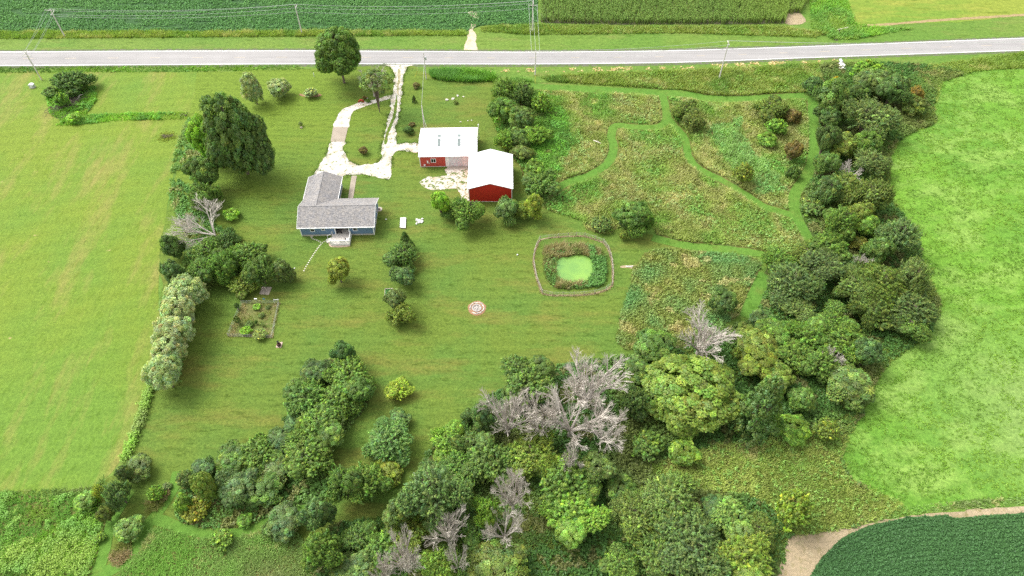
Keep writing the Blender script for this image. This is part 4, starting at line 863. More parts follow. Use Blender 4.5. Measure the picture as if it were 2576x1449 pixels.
# meadow
T_('round', 1597, 541, 108, 97, 'md', 'lone leafy tree between the meadow and the fenced pond')
T_('round', 1625, 552, 42, 62, 'sp', 'yellowish side tree leaning on the lone tree by the pond')
T_('round', 1568, 592, 24, 26, 'yo', 'tiny yellow green sapling below the lone tree by the pond')
T_('round', 1819, 758, 78, 78, 'dk', 'round dense dark tree at the right edge of the weedy patch')
g = 'bushes scattered in the meadow'
for s, x, y, w, h, c, l in (('spray', 1722, 276, 74, 52, 'ol', 'olive brown bush at the upper middle of the meadow'), ('spray', 1748, 306, 56, 50, 'ol', 'olive bush just below the upper middle one, next to the path fork'), ('spray', 1940, 272, 92, 54, 'ol', 'wide olive bush in the upper right corner of the meadow'), ('round', 1992, 288, 50, 44, 'bn', 'greyish brown bush beside the right hand meadow path, upper one'), ('round', 1996, 380, 54, 60, 'bn', 'large greyish brown bush beside the right hand meadow path, lower one'), ('low', 1952, 318, 60, 50, 'br', 'bright green bush left of the upper brown bush'), ('low', 1930, 352, 50, 40, 'br', 'bright bush between the two brown bushes and the pale drift'), ('low', 1872, 438, 62, 62, 'yo', 'yellow green bush in the pale blue green drift of the meadow'), ('spray', 1994, 430, 40, 40, 'md', 'small green bush at the lower right end of the pale drift'), ('low', 1575, 560, 40, 36, 'gr', 'pale bluish bush left of the lone tree by the pond'), ('low', 1512, 566, 60, 32, 'gr', 'low pale bush on the meadow edge above the pond fence')):
    T_(s, x, y, w, h, c, l, 'shrub', g)
# tree belt on the right, from the road downwards
g = 'trees of the belt on the right'
R = (('round', 2048, 212, 42, 44, 'bl', 'small blue green tree at the top left corner of the right hand belt'),
('round', 2096, 246, 80, 88, 'md', 'round green tree left of the grey creek water'),
('round', 2086, 292, 60, 56, 'dk', 'dark tree below the round one left of the creek'),
('low', 2102, 204, 16, 18, (.55, .42, .02), 'tiny golden yellow bush at the head of the creek'),
('round', 2195, 206, 76, 62, 'gr', 'grey green tree right of the creek, nearest the road'),
('round', 2246, 222, 76, 74, 'dk', 'dark green tree right of the grey green one near the road'),
('round', 2162, 230, 52, 48, 'dk', 'small dark tree on the right bank of the creek'),
('low', 2180, 176, 70, 26, 'br', 'bright low bush on the road bank above the belt'),
('spray', 2304, 232, 32, 36, (.26, .15, .04), 'rusty brown bush at the pasture edge near the road'),
('low', 2300, 268, 54, 44, 'ol', 'olive bush at the pasture edge below the rusty brown bush'),
('fine', 2185, 290, 122, 100, (.105, .15, .052), 'wide pale feathery tree in the upper belt'),
('round', 2118, 366, 66, 62, 'yo', 'olive yellow round tree below the wide feathery tree'),
('round', 2180, 360, 62, 60, 'sp', 'leafy green tree right of the olive yellow round tree'),
('round', 2078, 352, 46, 70, 'dk', 'narrow dark tree along the right hand meadow path'),
('fine', 2192, 408, 86, 72, 'gr', 'pale grey green tree right of the purplish dead shrub'),
('round', 2078, 410, 52, 60, 'md', 'green tree left of the purplish dead shrub'),
('spray', 2134, 474, 100, 70, 'ol', 'dusky olive tree below the purplish dead shrub'),
('round', 2082, 478, 66, 70, 'dk', 'dark tree beside the lower bend of the meadow path'),
('fine', 2194, 486, 82, 84, 'ol', 'olive feathery tree at the pasture edge in mid belt'),
('round', 2160, 536, 52, 62, 'yo', 'yellowish tree in the middle of the belt'),
('spray', 2116, 556, 76, 80, 'sp', 'leafy green tree left of the yellowish mid belt tree'),
('round', 2182, 566, 62, 60, 'br', 'bright green tree right below the yellowish mid belt tree'),
('low', 2040, 520, 54, 40, 'gr', 'pale low bush on the right side of the path fork', ),
('fine', 2262, 590, 92, 96, (.09, .14, .055), 'pale grey green tree at the pasture edge with drooping sprays'),
('round', 2164, 612, 42, 34, (.17, .15, .028), 'small golden olive tree in the dark gap of the belt'),
('round', 2212, 624, 62, 70, 'md', 'green tree right of the golden olive one'),
('spray', 2086, 620, 86, 66, 'sp', 'broad green tree where the meadow path enters the belt'),
('spray', 2030, 640, 62, 40, 'ol', 'low olive tree at the lower end of the right hand meadow path'),
('spray', 1958, 656, 76, 66, 'sp', 'tree with yellow leaf tips at the upper left corner of the wide wood'),
('fine', 2072, 670, 92, 88, (.085, .125, .052), 'tall grey green tree at the top middle of the wide wood'),
('fine', 2000, 706, 110, 100, (.075, .115, .045), 'large grey green tree on the left side of the wide wood'),
('round', 2148, 664, 44, 40, 'md', 'small green tree beside the grey twigs in the wide wood'),
('fine', 2148, 716, 92, 84, 'ol', 'olive tree in the centre of the wide wood'),
('fine', 2226, 712, 124, 110, (.080, .108, .022), 'largest olive tree with swept sprays in the wide wood'),
('fine', 2298, 690, 74, 92, 'gr', 'pale tree at the pasture edge of the wide wood'),
('fine', 2286, 772, 112, 92, (.065, .105, .035), 'dusky tree at the lower right corner of the wide wood'),
('spray', 2292, 822, 78, 66, (.09, .15, .035), 'tree with pale yellow shoots at the pasture corner'),
('spray', 2194, 784, 96, 74, (.06, .082, .02), 'dark olive tree below the largest olive one'),
('fine', 2010, 778, 72, 62, 'gr', 'small grey tree at the lower left of the wide wood'),
('low', 1916, 802, 48, 34, 'bl', 'dark blue green bush at the end of the short mown path'),
('spray', 2100, 806, 82, 60, 'sp', 'leafy tree below the wide wood with bright upper leaves'),
('spray', 2128, 862, 100, 92, 'sp', 'large leafy green tree below the wide wood'),
('spray', 2038, 846, 96, 74, 'sp', 'leafy green tree left of the large one below the wide wood'),
('round', 2184, 886, 66, 74, 'bl', 'blue green tree facing the pasture below the wide wood'),
('round', 1946, 836, 82, 56, 'sp', 'green tree behind the yellow lobed trees'),
('round', 1900, 870, 100, 78, 'yo', 'upper yellow lobed tree right of the purplish bare tree'),
('round', 1908, 906, 92, 72, (.125, .165, .022), 'lower yellow lobed tree right of the purplish bare tree'),
('spray', 2000, 896, 92, 84, 'sp', 'leafy tree right of the yellow lobed trees'),
('spray', 2062, 912, 84, 84, 'md', 'dark leafy tree left of the small purplish dead tree'),
('round', 2140, 968, 110, 88, (.12, .165, .048), 'pale olive round tree at the pasture edge'),
('round', 1958, 950, 72, 70, 'yo', 'yellow green tree above the pale cone shaped tree'),
('cone', 1922, 1018, 112, 138, (.095, .15, .062), 'tall pale cone shaped tree right of the big yellow olive tree'),
('round', 2016, 1004, 66, 66, 'md', 'dark green tree right of the pale cone shaped tree'),
('low', 2080, 1082, 60, 60, 'yo', 'yellow olive bush at the edge of the pasture grass'),
('low', 1996, 1080, 70, 46, 'br', 'bright bush below the dark green tree at the belt end'),
('big', 1737, 986, 214, 176, (.150, .208, .036), 'biggest round yellow olive tree at the bottom right of the lawn'),
('round', 1652, 872, 92, 74, 'md', 'green tree at the lower left corner of the weedy patch'),
('round', 1602, 930, 72, 66, 'md', 'green tree between the bare grey trees and the big yellow olive one'),
('spray', 1596, 1010, 72, 78, 'dk', 'dark tree left of the big yellow olive tree'))
for s, x, y, w, h, c, l in R: T_(s, x, y, w * 1.30, h * 1.24, c, l, 'shrub' if s == 'low' else 'tree', g)
# wood along the bottom
g = 'trees of the wood along the bottom'
B = (('spray', 1322, 962, 124, 62, 'md', 'green tree behind the top of the bare grey trees'),
('round', 1216, 1046, 60, 84, 'bl', 'blue green tree at the left edge of the bare grey trees'),
('round', 1178, 1046, 30, 34, 'bl', 'tiny blue green bush standing out on the lawn left of the bare trees'),
('spray', 1128, 1106, 84, 62, 'br', 'bright leafy tree at the lawn edge left of the bare trees'),
('spray', 1194, 1120, 90, 80, 'md', 'green tree below the left bare grey tree'),
('spray', 1232, 1160, 118, 100, 'md', 'dark broad tree in the middle of the bottom wood'),
('spray', 1156, 1168, 82, 74, 'md', 'tree behind the large pale feathery tree'),
('fine', 1092, 1232, 150, 158, (.090, .14, .062), 'large pale blue grey feathery tree at the bottom middle'),
('fine', 1336, 1140, 126, 98, 'yo', 'olive yellow tree below the bare grey trees'),
('spray', 1424, 1206, 138, 112, (.085, .145, .022), 'tree with bright yellow shoot tips right of the slender bare tree'),
('spray', 1440, 1290, 132, 106, 'br', 'bright leafy tree below the yellow tipped one'),
('round', 1496, 1176, 74, 78, 'gr', 'grey green tree right of the yellow tipped tree'),
('spray', 1222, 1286, 58, 70, 'br', 'bright lime tree left of the slender bare tree'),
('spray', 1196, 1336, 76, 74, 'md', 'dark leafy tree below the bright lime one at the bottom'),
('spray', 1150, 1290, 62, 60, 'md', 'small dark tree between the feathery tree and the bright lime one'),
('spray', 1032, 1338, 100, 68, 'yo', 'yellow olive tree above the left bare trees at the bottom'),
('spray', 962, 1384, 96, 92, 'sp', 'leafy green tree in the lower left of the bottom wood'),
('spray', 902, 1352, 76, 70, 'md', 'green tree left of the yellow olive tree at the bottom'),
('round', 1004, 1290, 62, 86, (.105, .16, .05), 'pale slender tree left of the large feathery tree'),
('round', 1248, 1420, 128, 92, (.105, .14, .034), 'olive tree with lime tips at the bottom middle edge'),
('spray', 1102, 1420, 82, 70, 'br', 'bright tree between the bare trees at the bottom edge'),
('round', 890, 1440, 100, 62, 'gr', 'pale tree at the bottom edge left of the bare trees'),
('spray', 1182, 1432, 60, 56, 'md', 'dark tree at the bottom edge left of the olive one'),
('spray', 805, 1384, 92, 100, 'sp', 'green tree at the right side of the bottom left meadow'),
('fine', 1688, 1262, 136, 118, (.115, .175, .048), 'pale spreading tree in the lower right wood'),
('fine', 1604, 1292, 112, 100, 'ol', 'olive tree left of the pale spreading tree'),
('fine', 1740, 1374, 148, 124, (.075, .105, .055), 'large grey tree at the bottom of the lower right wood'),
('spray', 1652, 1392, 104, 92, 'md', 'green tree left of the large grey one at the bottom'),
('spray', 1842, 1302, 98, 76, (.145, .235, .06), 'bright pale tree with star like sprays in the lower right wood'),
('round', 1796, 1276, 62, 62, 'bl', 'dark blue green tree behind the star sprayed tree'),
('spray', 1872, 1400, 130, 104, 'yo', 'olive yellow tree at the bottom beside the bare soil'),
('fine', 1912, 1334, 84, 84, 'ol', 'dusky tree right of the star sprayed tree'),
('low', 1992, 1282, 82, 92, (.17, .225, .03), 'yellow flowering bush at the corner of the bottom right wood'),
('spray', 1560, 1420, 82, 62, 'sp', 'low green tree in the gap at the bottom edge'),
('round', 1800, 1438, 92, 62, 'gr', 'grey green tree at the bottom edge beside the olive yellow one'),
('low', 1560, 1226, 62, 50, 'md', 'low green bush in the weedy gap below the grey green tree'),
('low', 1626, 1120, 72, 50, 'md', 'dark low bush under the big yellow olive tree'),
('low', 1720, 1138, 66, 40, 'br', 'bright low bush in the gap below the big yellow olive tree'))
for s, x, y, w, h, c, l in B: T_(s, x, y, w * 1.30, h * 1.24, c, l, 'shrub' if s == 'low' else 'tree', g)
g = 'trees of the clump at the lower left'
L = (('round', 863, 886, 50, 58, 'bl', 'small dark tree at the very top of the lower left clump'),
('round', 792, 934, 72, 56, 'dk', 'dark tree at the upper left of the lower left clump'),
('spray', 876, 940, 108, 80, 'sp', 'leafy tree just below the topmost small dark tree of the clump'),
('spray', 770, 1002, 104, 84, 'md', 'green tree on the left flank of the upper clump'),
('spray', 842, 1008, 104, 94, 'sp', 'large leafy tree in the middle of the upper clump'),
('round', 906, 982, 62, 66, 'md', 'green tree on the right flank of the upper clump'),
('spray', 808, 1066, 120, 78, 'sp', 'leafy tree at the narrow waist of the lower left clump'),
('round', 738, 1062, 56, 52, 'bl', 'blue green tree on the lawn edge at the narrow waist'),
('spray', 766, 1146, 122, 114, 'sp', 'largest leafy tree of the lower left clump'),
('round', 700, 1106, 62, 60, 'bl', 'blue green tree left of the largest leafy one'),
('spray', 648, 1142, 96, 76, 'sp', 'leafy tree on the upper left edge of the lower clump'),
('round', 590, 1152, 84, 62, 'md', 'green tree at the lawn corner of the lower clump'),
('round', 690, 1182, 72, 66, 'gr', 'grey green tree in the middle of the lower clump'),
('round', 598, 1226, 96, 96, (.06, .115, .05), 'round blue green tree in the middle of the lower clump'),
('round', 662, 1234, 84, 82, 'md', 'green tree right of the round blue green one'),
('willow', 514, 1224, 56, 72, 'yo', 'yellow olive drooping tree at the left of the lower clump'),
('round', 512, 1182, 62, 56, 'bl', 'blue green tree at the upper left end of the lower clump'),
('low', 466, 1206, 44, 46, 'gr', 'pale bush at the left tip of the lower clump'),
('low', 462, 1268, 34, 42, 'br', 'bright small bush at the lower left tip of the clump'),
('low', 494, 1284, 60, 40, (.19, .20, .02), 'yellow flowered bush under the drooping tree'),
('low', 616, 1309, 34, 20, 'br', 'tiny bright bush beside the curved mown path'),
('round', 716, 1308, 86, 80, 'bl', 'blue green tree at the right end of the curved mown path'),
('round', 796, 1290, 74, 84, (.07, .13, .06), 'pale blue green tree right of the curved path end'),
('spray', 862, 1214, 84, 94, 'md', 'green tree in the shaded gap right of the lower clump'),
('spray', 922, 1212, 104, 108, 'sp', 'spiky leafy tree left of the large feathery one'),
('round', 976, 1186, 58, 50, 'ye', 'small bright yellow tree beside the spiky leafy one'),
('fine', 976, 1108, 112, 96, (.095, .165, .05), 'pale green spreading tree at the lawn end'),
('round', 1003, 1054, 50, 46, (.065, .16, .055), 'small round blue green tree above the pale spreading one'),
('spray', 1000, 977, 58, 48, (.235, .31, .03), 'small lime yellow tree alone on the lawn beside the upper clump'),
('low', 559, 1354, 54, 28, 'br', 'bright green shrub at the edge of the bottom left meadow'))
for s, x, y, w, h, c, l in L: T_(s, x, y, w * 1.26, h * 1.2, c, l, 'shrub' if s == 'low' else 'tree', g)
g = 'bushes at the bottom left corner'
for s, x, y, w, h, c, l in (('round', 348, 1174, 80, 66, 'gr', 'grey green tree at the foot of the low hedge line'), ('round', 312, 1190, 50, 54, 'dk', 'dark bush left of the grey green tree at the foot of the hedge'), ('spray', 292, 1240, 76, 82, 'bl', 'dark tree at the corner of the hay field'), ('spray', 250, 1236, 36, 44, 'ye', 'yellow bush on the hay field side of the dark corner tree'), ('round', 262, 1296, 40, 62, 'ol', 'olive bush below the dark corner tree'), ('low', 325, 1330, 76, 66, (.10, .22, .045), 'round bright bush between the two mown paths at the bottom left'), ('low', 393, 1242, 48, 48, 'br', 'bright bush on the small island beside the mown path'), ('low', 420, 1223, 24, 22, 'gr', 'pale tiny bush at the tip of the small island'), ('low', 250, 1352, 36, 34, 'br', 'bright bush at the path side of the weedy corner'), ('low', 215, 1262, 60, 40, 'br', 'bright bush at the top right of the weedy corner')):
    T_(s, x, y, w, h, c, l, 'shrub' if s == 'low' else 'tree', g)
# dead trees
dead(1480, 968, 200, 130, 13, 'highest bare grey tree behind the big dead cluster at the bottom middle', 0, .3)
dead(1440, 1040, 215, 150, 14, 'big central bare tree of the grey dead cluster', 1, 1.2)
dead(1276, 1042, 140, 160, 13, 'left bare tree of the grey dead cluster', 2, 2.)
dead(1360, 1056, 130, 120, 12, 'bare tree between the left and central ones of the dead cluster', 0, 2.6)
dead(1524, 1070, 150, 116, 12, 'right bare tree of the grey dead cluster', 1, 3.3)
dead(1436, 1158, 66, 62, 10, 'small bare treetop hanging below the grey dead cluster', 2, .5)
dead(1290, 1236, 116, 100, 13, 'upper slender bare tree in the middle of the bottom wood', 0, 4.0)
dead(1268, 1322, 116, 100, 11, 'lower slender bare tree in the middle of the bottom wood', 1, 5.)
dead(1124, 1334, 112, 80, 11, 'bare tree below the large feathery tree', 2, 3.2)
dead(1016, 1402, 118, 96, 12, 'bare tree at the bottom edge near the middle', 0, 1.9)
dead(1148, 1402, 72, 62, 10, 'small bare tree at the bottom edge right of the larger bare one', 1, .8)
dead(968, 1440, 70, 50, 9, 'bare twigs at the bottom edge left of the bare trees', 2, 4.4)
dead(1770, 846, 150, 110, 11, 'purplish bare tree behind the biggest yellow olive tree', 2, 1.0)
dead(2096, 908, 62, 60, 6, 'small purplish dead tree in the right hand belt', 0, 2.4)
dead(2136, 432, 72, 48, 5.5, 'purplish dead shrub in the upper right hand belt', 1, .2)
dead(2166, 660, 44, 50, 5, 'thin grey dead twigs in the wide wood', 2, 2.2)
dead(936, 206, 84, 70, 8.0, 'bare grey branches of the half dead tree beside the driveway', 0, 1.1)
o = dead(480, 556, 215, 120, 8.5, 'grey dead tree leaning over to the left at the hay field edge', 0, math.radians(8), FALLEN, base=(545, 600), group=None)

# ------------------------------------------------------------------ grass, weeds and crops too many to count
def scatter(poly, dens, seed, clip=True):
    """random points in a ground outline; only where the survey looks (and a margin round it)"""
    rng = np.random.default_rng(seed); P = np.asarray(poly)
    lo, hi = np.maximum(P.min(0), (-185, 22)), np.minimum(P.max(0), (185, 232))
    n = int((hi - lo).prod() * dens); Q = rng.uniform(lo, hi, (n, 2))
    if clip: Q = Q[np.abs(Q[:, 0]) < 84 + .52 * Q[:, 1]]
    return Q[pip(P, Q)], rng
def off_paths(Q, pad=.1):
    k = np.ones(len(Q), bool)
    for L, wd in PATHS: k &= dist_line(L[::2], Q) > wd.mean() + pad
    return Q[k]
def off(Q, *polys):
    for p in polys: Q = Q[~pip(np.asarray(p), Q)]
    return Q
def pal(v, cols):
    v = np.clip(v, 0, .999) * (len(cols) - 1); i = v.astype(int); f = (v - i)[:, None]; c = np.array(cols)
    return c[i] * (1 - f) + c[i + 1] * f
def stretch(v, a=.25, b=.75): return np.clip((v - a) / (b - a), 0, 1)
def blades(Q, rng, h, w, nb, lean, col, z0=.04):
    """tufts: nb pointed blades from each point"""
    n = len(Q); h = np.broadcast_to(h, n); R = np.repeat(np.arange(n), nb); m = len(R)
    a = rng.uniform(0, 6.283, m); hh = h[R] * rng.uniform(.6, 1.25, m); ww = w * rng.uniform(.7, 1.4, m); le = lean * rng.uniform(.3, 1.3, m) * hh
    bx = Q[R, 0] + rng.normal(0, .09, m); by = Q[R, 1] + rng.normal(0, .09, m); dx, dy = np.cos(a), np.sin(a)
    V = np.zeros((m, 3, 3)); V[:, 0] = np.stack([bx - dy * ww, by + dx * ww, np.full(m, z0 - .03)], 1); V[:, 1] = np.stack([bx + dy * ww, by - dx * ww, np.full(m, z0 - .03)], 1)
    V[:, 2] = np.stack([bx + dx * le, by + dy * le, z0 + hh], 1)
    return V.reshape(-1, 3), np.arange(3 * m).reshape(m, 3), np.repeat(col[R] * np.exp(rng.normal(0, .06, m))[:, None], 3, 0)
def cards(Q, rng, h, spread, size, nc, col, z0=.04, wid=.62, up=.8):
    """leafy herbs: nc leaf sprays in a small mound over each point"""
    n = len(Q); h = np.broadcast_to(h, n); spread = np.broadcast_to(spread, n); R = np.repeat(np.arange(n), nc); m = len(R)
    d = unit(rng.normal(size=(m, 3))); d[:, 2] = np.abs(d[:, 2]); rr = rng.uniform(.2, 1, m) ** .6
    C = np.stack([Q[R, 0] + d[:, 0] * rr * spread[R], Q[R, 1] + d[:, 1] * rr * spread[R], z0 + h[R] * (.15 + .85 * d[:, 2] * rr)], 1)
    Nn = unit(d * .6 + np.array([0, 0, up]) + rng.normal(0, .4, (m, 3))); T = rng.normal(size=(m, 3)); T = unit(T - (T * Nn).sum(1)[:, None] * Nn); B = np.cross(Nn, T)
    s = (size * rng.uniform(.6, 1.4, m))[:, None]
    V = np.stack([C - T * s, C + B * s * wid, C + T * s, C - B * s * wid], 1).reshape(-1, 3)
    return V, np.arange(4 * m).reshape(m, 4), np.repeat(col[R] * np.exp(rng.normal(0, .16, m))[:, None], 4, 0)
def stuff(name, parts, label, cat, mul=1.6):
    """joins blades and cards (tri and quad) into one mesh"""
    Vs = []; loops = []; starts = []; totals = []; cs = []; b = 0; ls = 0
    for V, F, c in parts:
        Vs.append(V); cs.append(c); loops.append((F + b).ravel()); m, k = F.shape
        starts.append(ls + np.arange(m) * k); totals.append(np.full(m, k)); ls += m * k; b += len(V)
    V = np.concatenate(Vs); L = np.concatenate(loops).astype(np.int32); me = bpy.data.meshes.new(name)
    me.vertices.add(len(V)); me.vertices.foreach_set('co', V.astype(np.float32).ravel())
    me.loops.add(len(L)); me.loops.foreach_set('vertex_index', L)
    st = np.concatenate(starts).astype(np.int32); me.polygons.add(len(st)); me.polygons.foreach_set('loop_start', st); me.polygons.foreach_set('loop_total', np.concatenate(totals).astype(np.int32))
    at = me.color_attributes.new('Col', 'FLOAT_COLOR', 'POINT'); c4 = np.ones((len(V), 4), np.float32); c4[:, :3] = np.concatenate(cs) * mul; at.data.foreach_set('color', c4.ravel())
    me.update(calc_edges=True)
    return tag(link(name, me, HERB), label, cat, None, 'stuff')

TAN, BRN, OLV, GRN, BGR, LIM = (.33, .28, .13), (.19, .15, .075), (.135, .16, .036), (.085, .165, .03), (.125, .205, .058), (.15, .28, .03)
def meadow_cols(Q, seed, kind):
    x, y = Q.T; a = stretch(fnoise(x, y, 11, seed)); b = fnoise(x, y, 3.2, seed + 3)
    if kind == 'upper':
        c = pal(a, [(.115, .195, .038), (.135, .195, .042), (.16, .195, .05), (.20, .205, .075), (.14, .20, .045), (.11, .195, .038)])
        c = np.where((b > .60)[:, None], pal(stretch(b, .6, .8), [c.mean(0), TAN]) * .5 + c * .5, c)
        # pale blue green drift between the two right hand paths, and greener margin by the thicket
        drift = GP([(1790, 330), (1850, 300), (1900, 380), (1960, 440), (1985, 495), (1930, 500), (1850, 440), (1800, 390)])
        Qw = Q + 7 * np.stack([fnoise(x, y, 4, 201) - .5, fnoise(x, y, 4, 202) - .5], 1)
        c = np.where(pip(drift, Qw)[:, None], np.array(BGR) * (.9 + .3 * b[:, None]), c)
        gm = GP([(1330, 235), (1400, 240), (1420, 300), (1440, 380), (1400, 450), (1330, 470), (1300, 380), (1270, 330)])
        return np.where((pip(gm, Qw) & (b < .62))[:, None], np.array(GRN) * (.9 + .5 * a[:, None]), c)
    if kind == 'lower':
        c = pal(a, [BGR, (.085, .175, .055), (.11, .165, .045), OLV, (.19, .155, .07)])
        return np.where((b > .66)[:, None], c * .5 + np.array(TAN) * .5, c)
    if kind == 'south':
        c = pal(a, [(.115, .215, .04), (.135, .22, .055), (.12, .175, .05), (.155, .185, .07)])
        return np.where((b > .70)[:, None], c * .6 + np.array(TAN) * .4, c)
    if kind == 'ditch':
        c = pal(a, [(.115, .19, .03), (.15, .215, .036), (.175, .215, .045), (.105, .18, .03)])
        return np.where((b > .68)[:, None], c * .6 + np.array((.32, .29, .12)) * .4, c)
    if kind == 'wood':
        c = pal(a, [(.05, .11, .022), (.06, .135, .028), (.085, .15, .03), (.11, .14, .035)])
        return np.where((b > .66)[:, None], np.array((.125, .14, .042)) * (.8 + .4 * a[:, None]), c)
    return pal(a, [GRN, LIM, (.115, .23, .045), (.16, .24, .04)])
# meadow between barns and belt
Q, rng = scatter(M1W, 17, 301); Q = off_paths(Q, .32); k = fnoise(Q[:, 0], Q[:, 1], 5, 9)
c = meadow_cols(Q, 21, 'upper') * (.72 + .6 * fnoise(Q[:, 0], Q[:, 1], 2.2, 15))[:, None]; h = .30 + .5 * stretch(k, .3, .7)
q2, r2 = scatter(M1W, 1.5, 302); q2 = off_paths(q2, .5); q2 = q2[fnoise(q2[:, 0], q2[:, 1], 8, 77) > .52]
stuff('meadow_grass', [blades(Q, rng, h, .11, 3, 1.0, c), cards(q2, r2, .75, .4, .17, 10, meadow_cols(q2, 21, 'upper') * np.array([.75, .95, .9]))], 'tall tan and olive grass covering the rough meadow right of the barns', 'meadow grass', 1.95)
Q, rng = scatter(M2W, 15, 311); Q = off_paths(Q, .3); c = meadow_cols(Q, 41, 'lower'); h = .3 + .5 * vnoise(Q[:, 0], Q[:, 1], 4, 3)
q2, r2 = scatter(M2W, 3, 312); q2 = off_paths(q2, .4)
stuff('meadow_weeds', [blades(Q, rng, h, .085, 3, 1.0, c), cards(q2, r2, .7, .38, .15, 9, meadow_cols(q2, 41, 'lower'))], 'blue green weeds filling the patch below the pond path', 'weeds', 1.9)
Q, rng = scatter(M3W, 26, 321); Q = off_paths(Q, .05); c = meadow_cols(Q, 51, 'south'); h = .35 + .3 * vnoise(Q[:, 0], Q[:, 1], 3, 3)
stuff('meadow_grass', [blades(Q, rng, h, .07, 3, 1.1, c)], 'dense pale green grass of the bottom left meadow', 'meadow grass', 1.85)
Q, rng = scatter(M4W, 16, 331); Q = off_paths(Q, .05); c = meadow_cols(Q, 61, 'bright'); q2, r2 = scatter(M4W, 6.5, 332); q2 = off_paths(q2, .4); q2 = q2[fnoise(q2[:, 0], q2[:, 1], 4, 78) > .46]
stuff('bright_weeds', [blades(Q, rng, .5, .075, 3, 1.0, c), cards(q2, r2, .5 + .8 * vnoise(q2[:, 0], q2[:, 1], 2.5, 4), .5, .10, 22, meadow_cols(q2, 66, 'bright') * 1.05)], 'bright green weeds filling the bottom left corner', 'weeds')
pp = []
for P5, sd in ((GP(M5P), 341), (GP(M5BP), 343)):
    Q, rng = scatter(P5, 26, sd); pp.append(blades(Q, rng, .55, .075, 3, 1., pal(vnoise(Q[:, 0], Q[:, 1], 2, 4), [BRN, (.24, .19, .10), OLV, (.16, .16, .06)])))
stuff('island_grass', pp, 'brownish grass on the two small islands between the mown paths at the bottom left', 'grass')
# clearing
Q, rng = scatter(C1W, 14, 345); a = stretch(fnoise(Q[:, 0], Q[:, 1], 8, 46)); b = fnoise(Q[:, 0], Q[:, 1], 2.5, 47); c = pal(a, [(.12, .19, .04), (.165, .19, .05), (.15, .20, .045), (.20, .19, .075)]) * (.72 + .6 * b)[:, None]
q2, r2 = scatter(C1W, .8, 346)
stuff('clearing_grass', [blades(Q, rng, .45, .10, 3, 1., c), cards(q2, r2, .8, .4, .16, 10, np.tile([(.10, .17, .035)], (len(q2), 1)))], 'rough olive grass in the clearing below the tree belt', 'grass', 2.2)
# floor of the woods
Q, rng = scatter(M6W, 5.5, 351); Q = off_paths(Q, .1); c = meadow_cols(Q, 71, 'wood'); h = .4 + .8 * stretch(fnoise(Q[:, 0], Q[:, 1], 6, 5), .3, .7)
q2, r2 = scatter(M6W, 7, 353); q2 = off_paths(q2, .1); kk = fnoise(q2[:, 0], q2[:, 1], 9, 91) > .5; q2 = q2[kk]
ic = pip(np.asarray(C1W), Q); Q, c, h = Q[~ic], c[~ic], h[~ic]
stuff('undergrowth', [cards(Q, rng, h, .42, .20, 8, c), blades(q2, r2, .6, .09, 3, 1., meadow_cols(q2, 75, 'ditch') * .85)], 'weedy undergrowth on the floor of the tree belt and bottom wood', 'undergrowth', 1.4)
Q, rng = scatter(M6BW, 6, 361); Q = off_paths(Q, .05); c = meadow_cols(Q, 81, 'wood') * 1.15
q2, r2 = scatter(GP([(440, 1290), (460, 1240), (540, 1260), (660, 1270), (650, 1310), (590, 1334), (530, 1334), (470, 1321)]), 22, 363); q2 = off_paths(q2, .03)
stuff('undergrowth', [cards(Q, rng, .8, .42, .19, 8, c), blades(q2, r2, .55, .075, 3, 1., pal(vnoise(q2[:, 0], q2[:, 1], 3, 4), [BRN, OLV, (.16, .17, .05), (.22, .18, .10)]))], 'weeds and brown grass under the lower left tree clump', 'undergrowth')
Q, rng = scatter(GP(L7P), 4, 365); kk = fnoise(Q[:, 0], Q[:, 1], 9, 95) > .35; Q = Q[kk & (dist_line(GP([(490, 300), (470, 480), (520, 600), (500, 700), (440, 780), (400, 960)]), Q) < 4.0)]
stuff('undergrowth', [cards(Q, rng, .9, .45, .19, 9, meadow_cols(Q, 83, 'wood') * 1.25)], 'weeds at the feet of the trees along the hay field edge', 'undergrowth')
# roadside and field margins
def strip(pts, dens, seed, kind, h, w=.075, nb=3, label='', name='verge_grass', lean=1., mul=1., extra=None, cat='grass'):
    Q, rng = scatter(GP(pts), dens, seed); Q = off_paths(Q, .1)
    hh = h * (.6 + .8 * vnoise(Q[:, 0], Q[:, 1], 3, seed))
    parts = [blades(Q, rng, hh, w, nb, lean, meadow_cols(Q, seed, kind) * mul)]
    if extra:
        q2, r2 = scatter(GP(pts), extra[0], seed + 1); q2 = off_paths(q2, .4); q2 = q2[fnoise(q2[:, 0], q2[:, 1], 6, seed) > .5]; parts.append(cards(q2, r2, extra[1], .4, .18, 9, meadow_cols(q2, seed, kind) * np.array([.75, .95, .85])))
    return stuff(name, parts, label, cat)
strip([(1360, 194), (1500, 186), (1716, 178), (1900, 170), (2060, 160), (2062, 232), (2030, 233), (1930, 238), (1850, 244), (1770, 238), (1700, 226), (1500, 214), (1380, 206)], 16, 401, 'ditch', .8, label='tall yellow green roadside grass above the meadow', extra=(1.2, .9))
strip([(-200, 79), (0, 80), (780, 79), (1170, 79), (1170, 90), (780, 92), (400, 95), (0, 98), (-200, 98)], 15, 411, 'ditch', .7, label='tall yellow grass strip between the far soybean field and the road verge', mul=1.15)
strip([(1210, 68), (1340, 62), (1500, 66), (1716, 67), (1960, 67), (2080, 85), (2050, 95), (1716, 84), (1340, 88), (1210, 80)], 12, 421, 'ditch', .7, label='weedy strip between the corn field and the road', extra=(1.0, .8))
strip([(2040, 70), (2030, -60), (2110, -60), (2150, 60), (2220, 70), (2300, 72), (2150, 100), (2090, 100)], 10, 431, 'bright', .8, label='rank grass along the ditch at the top right', extra=(1., .9))
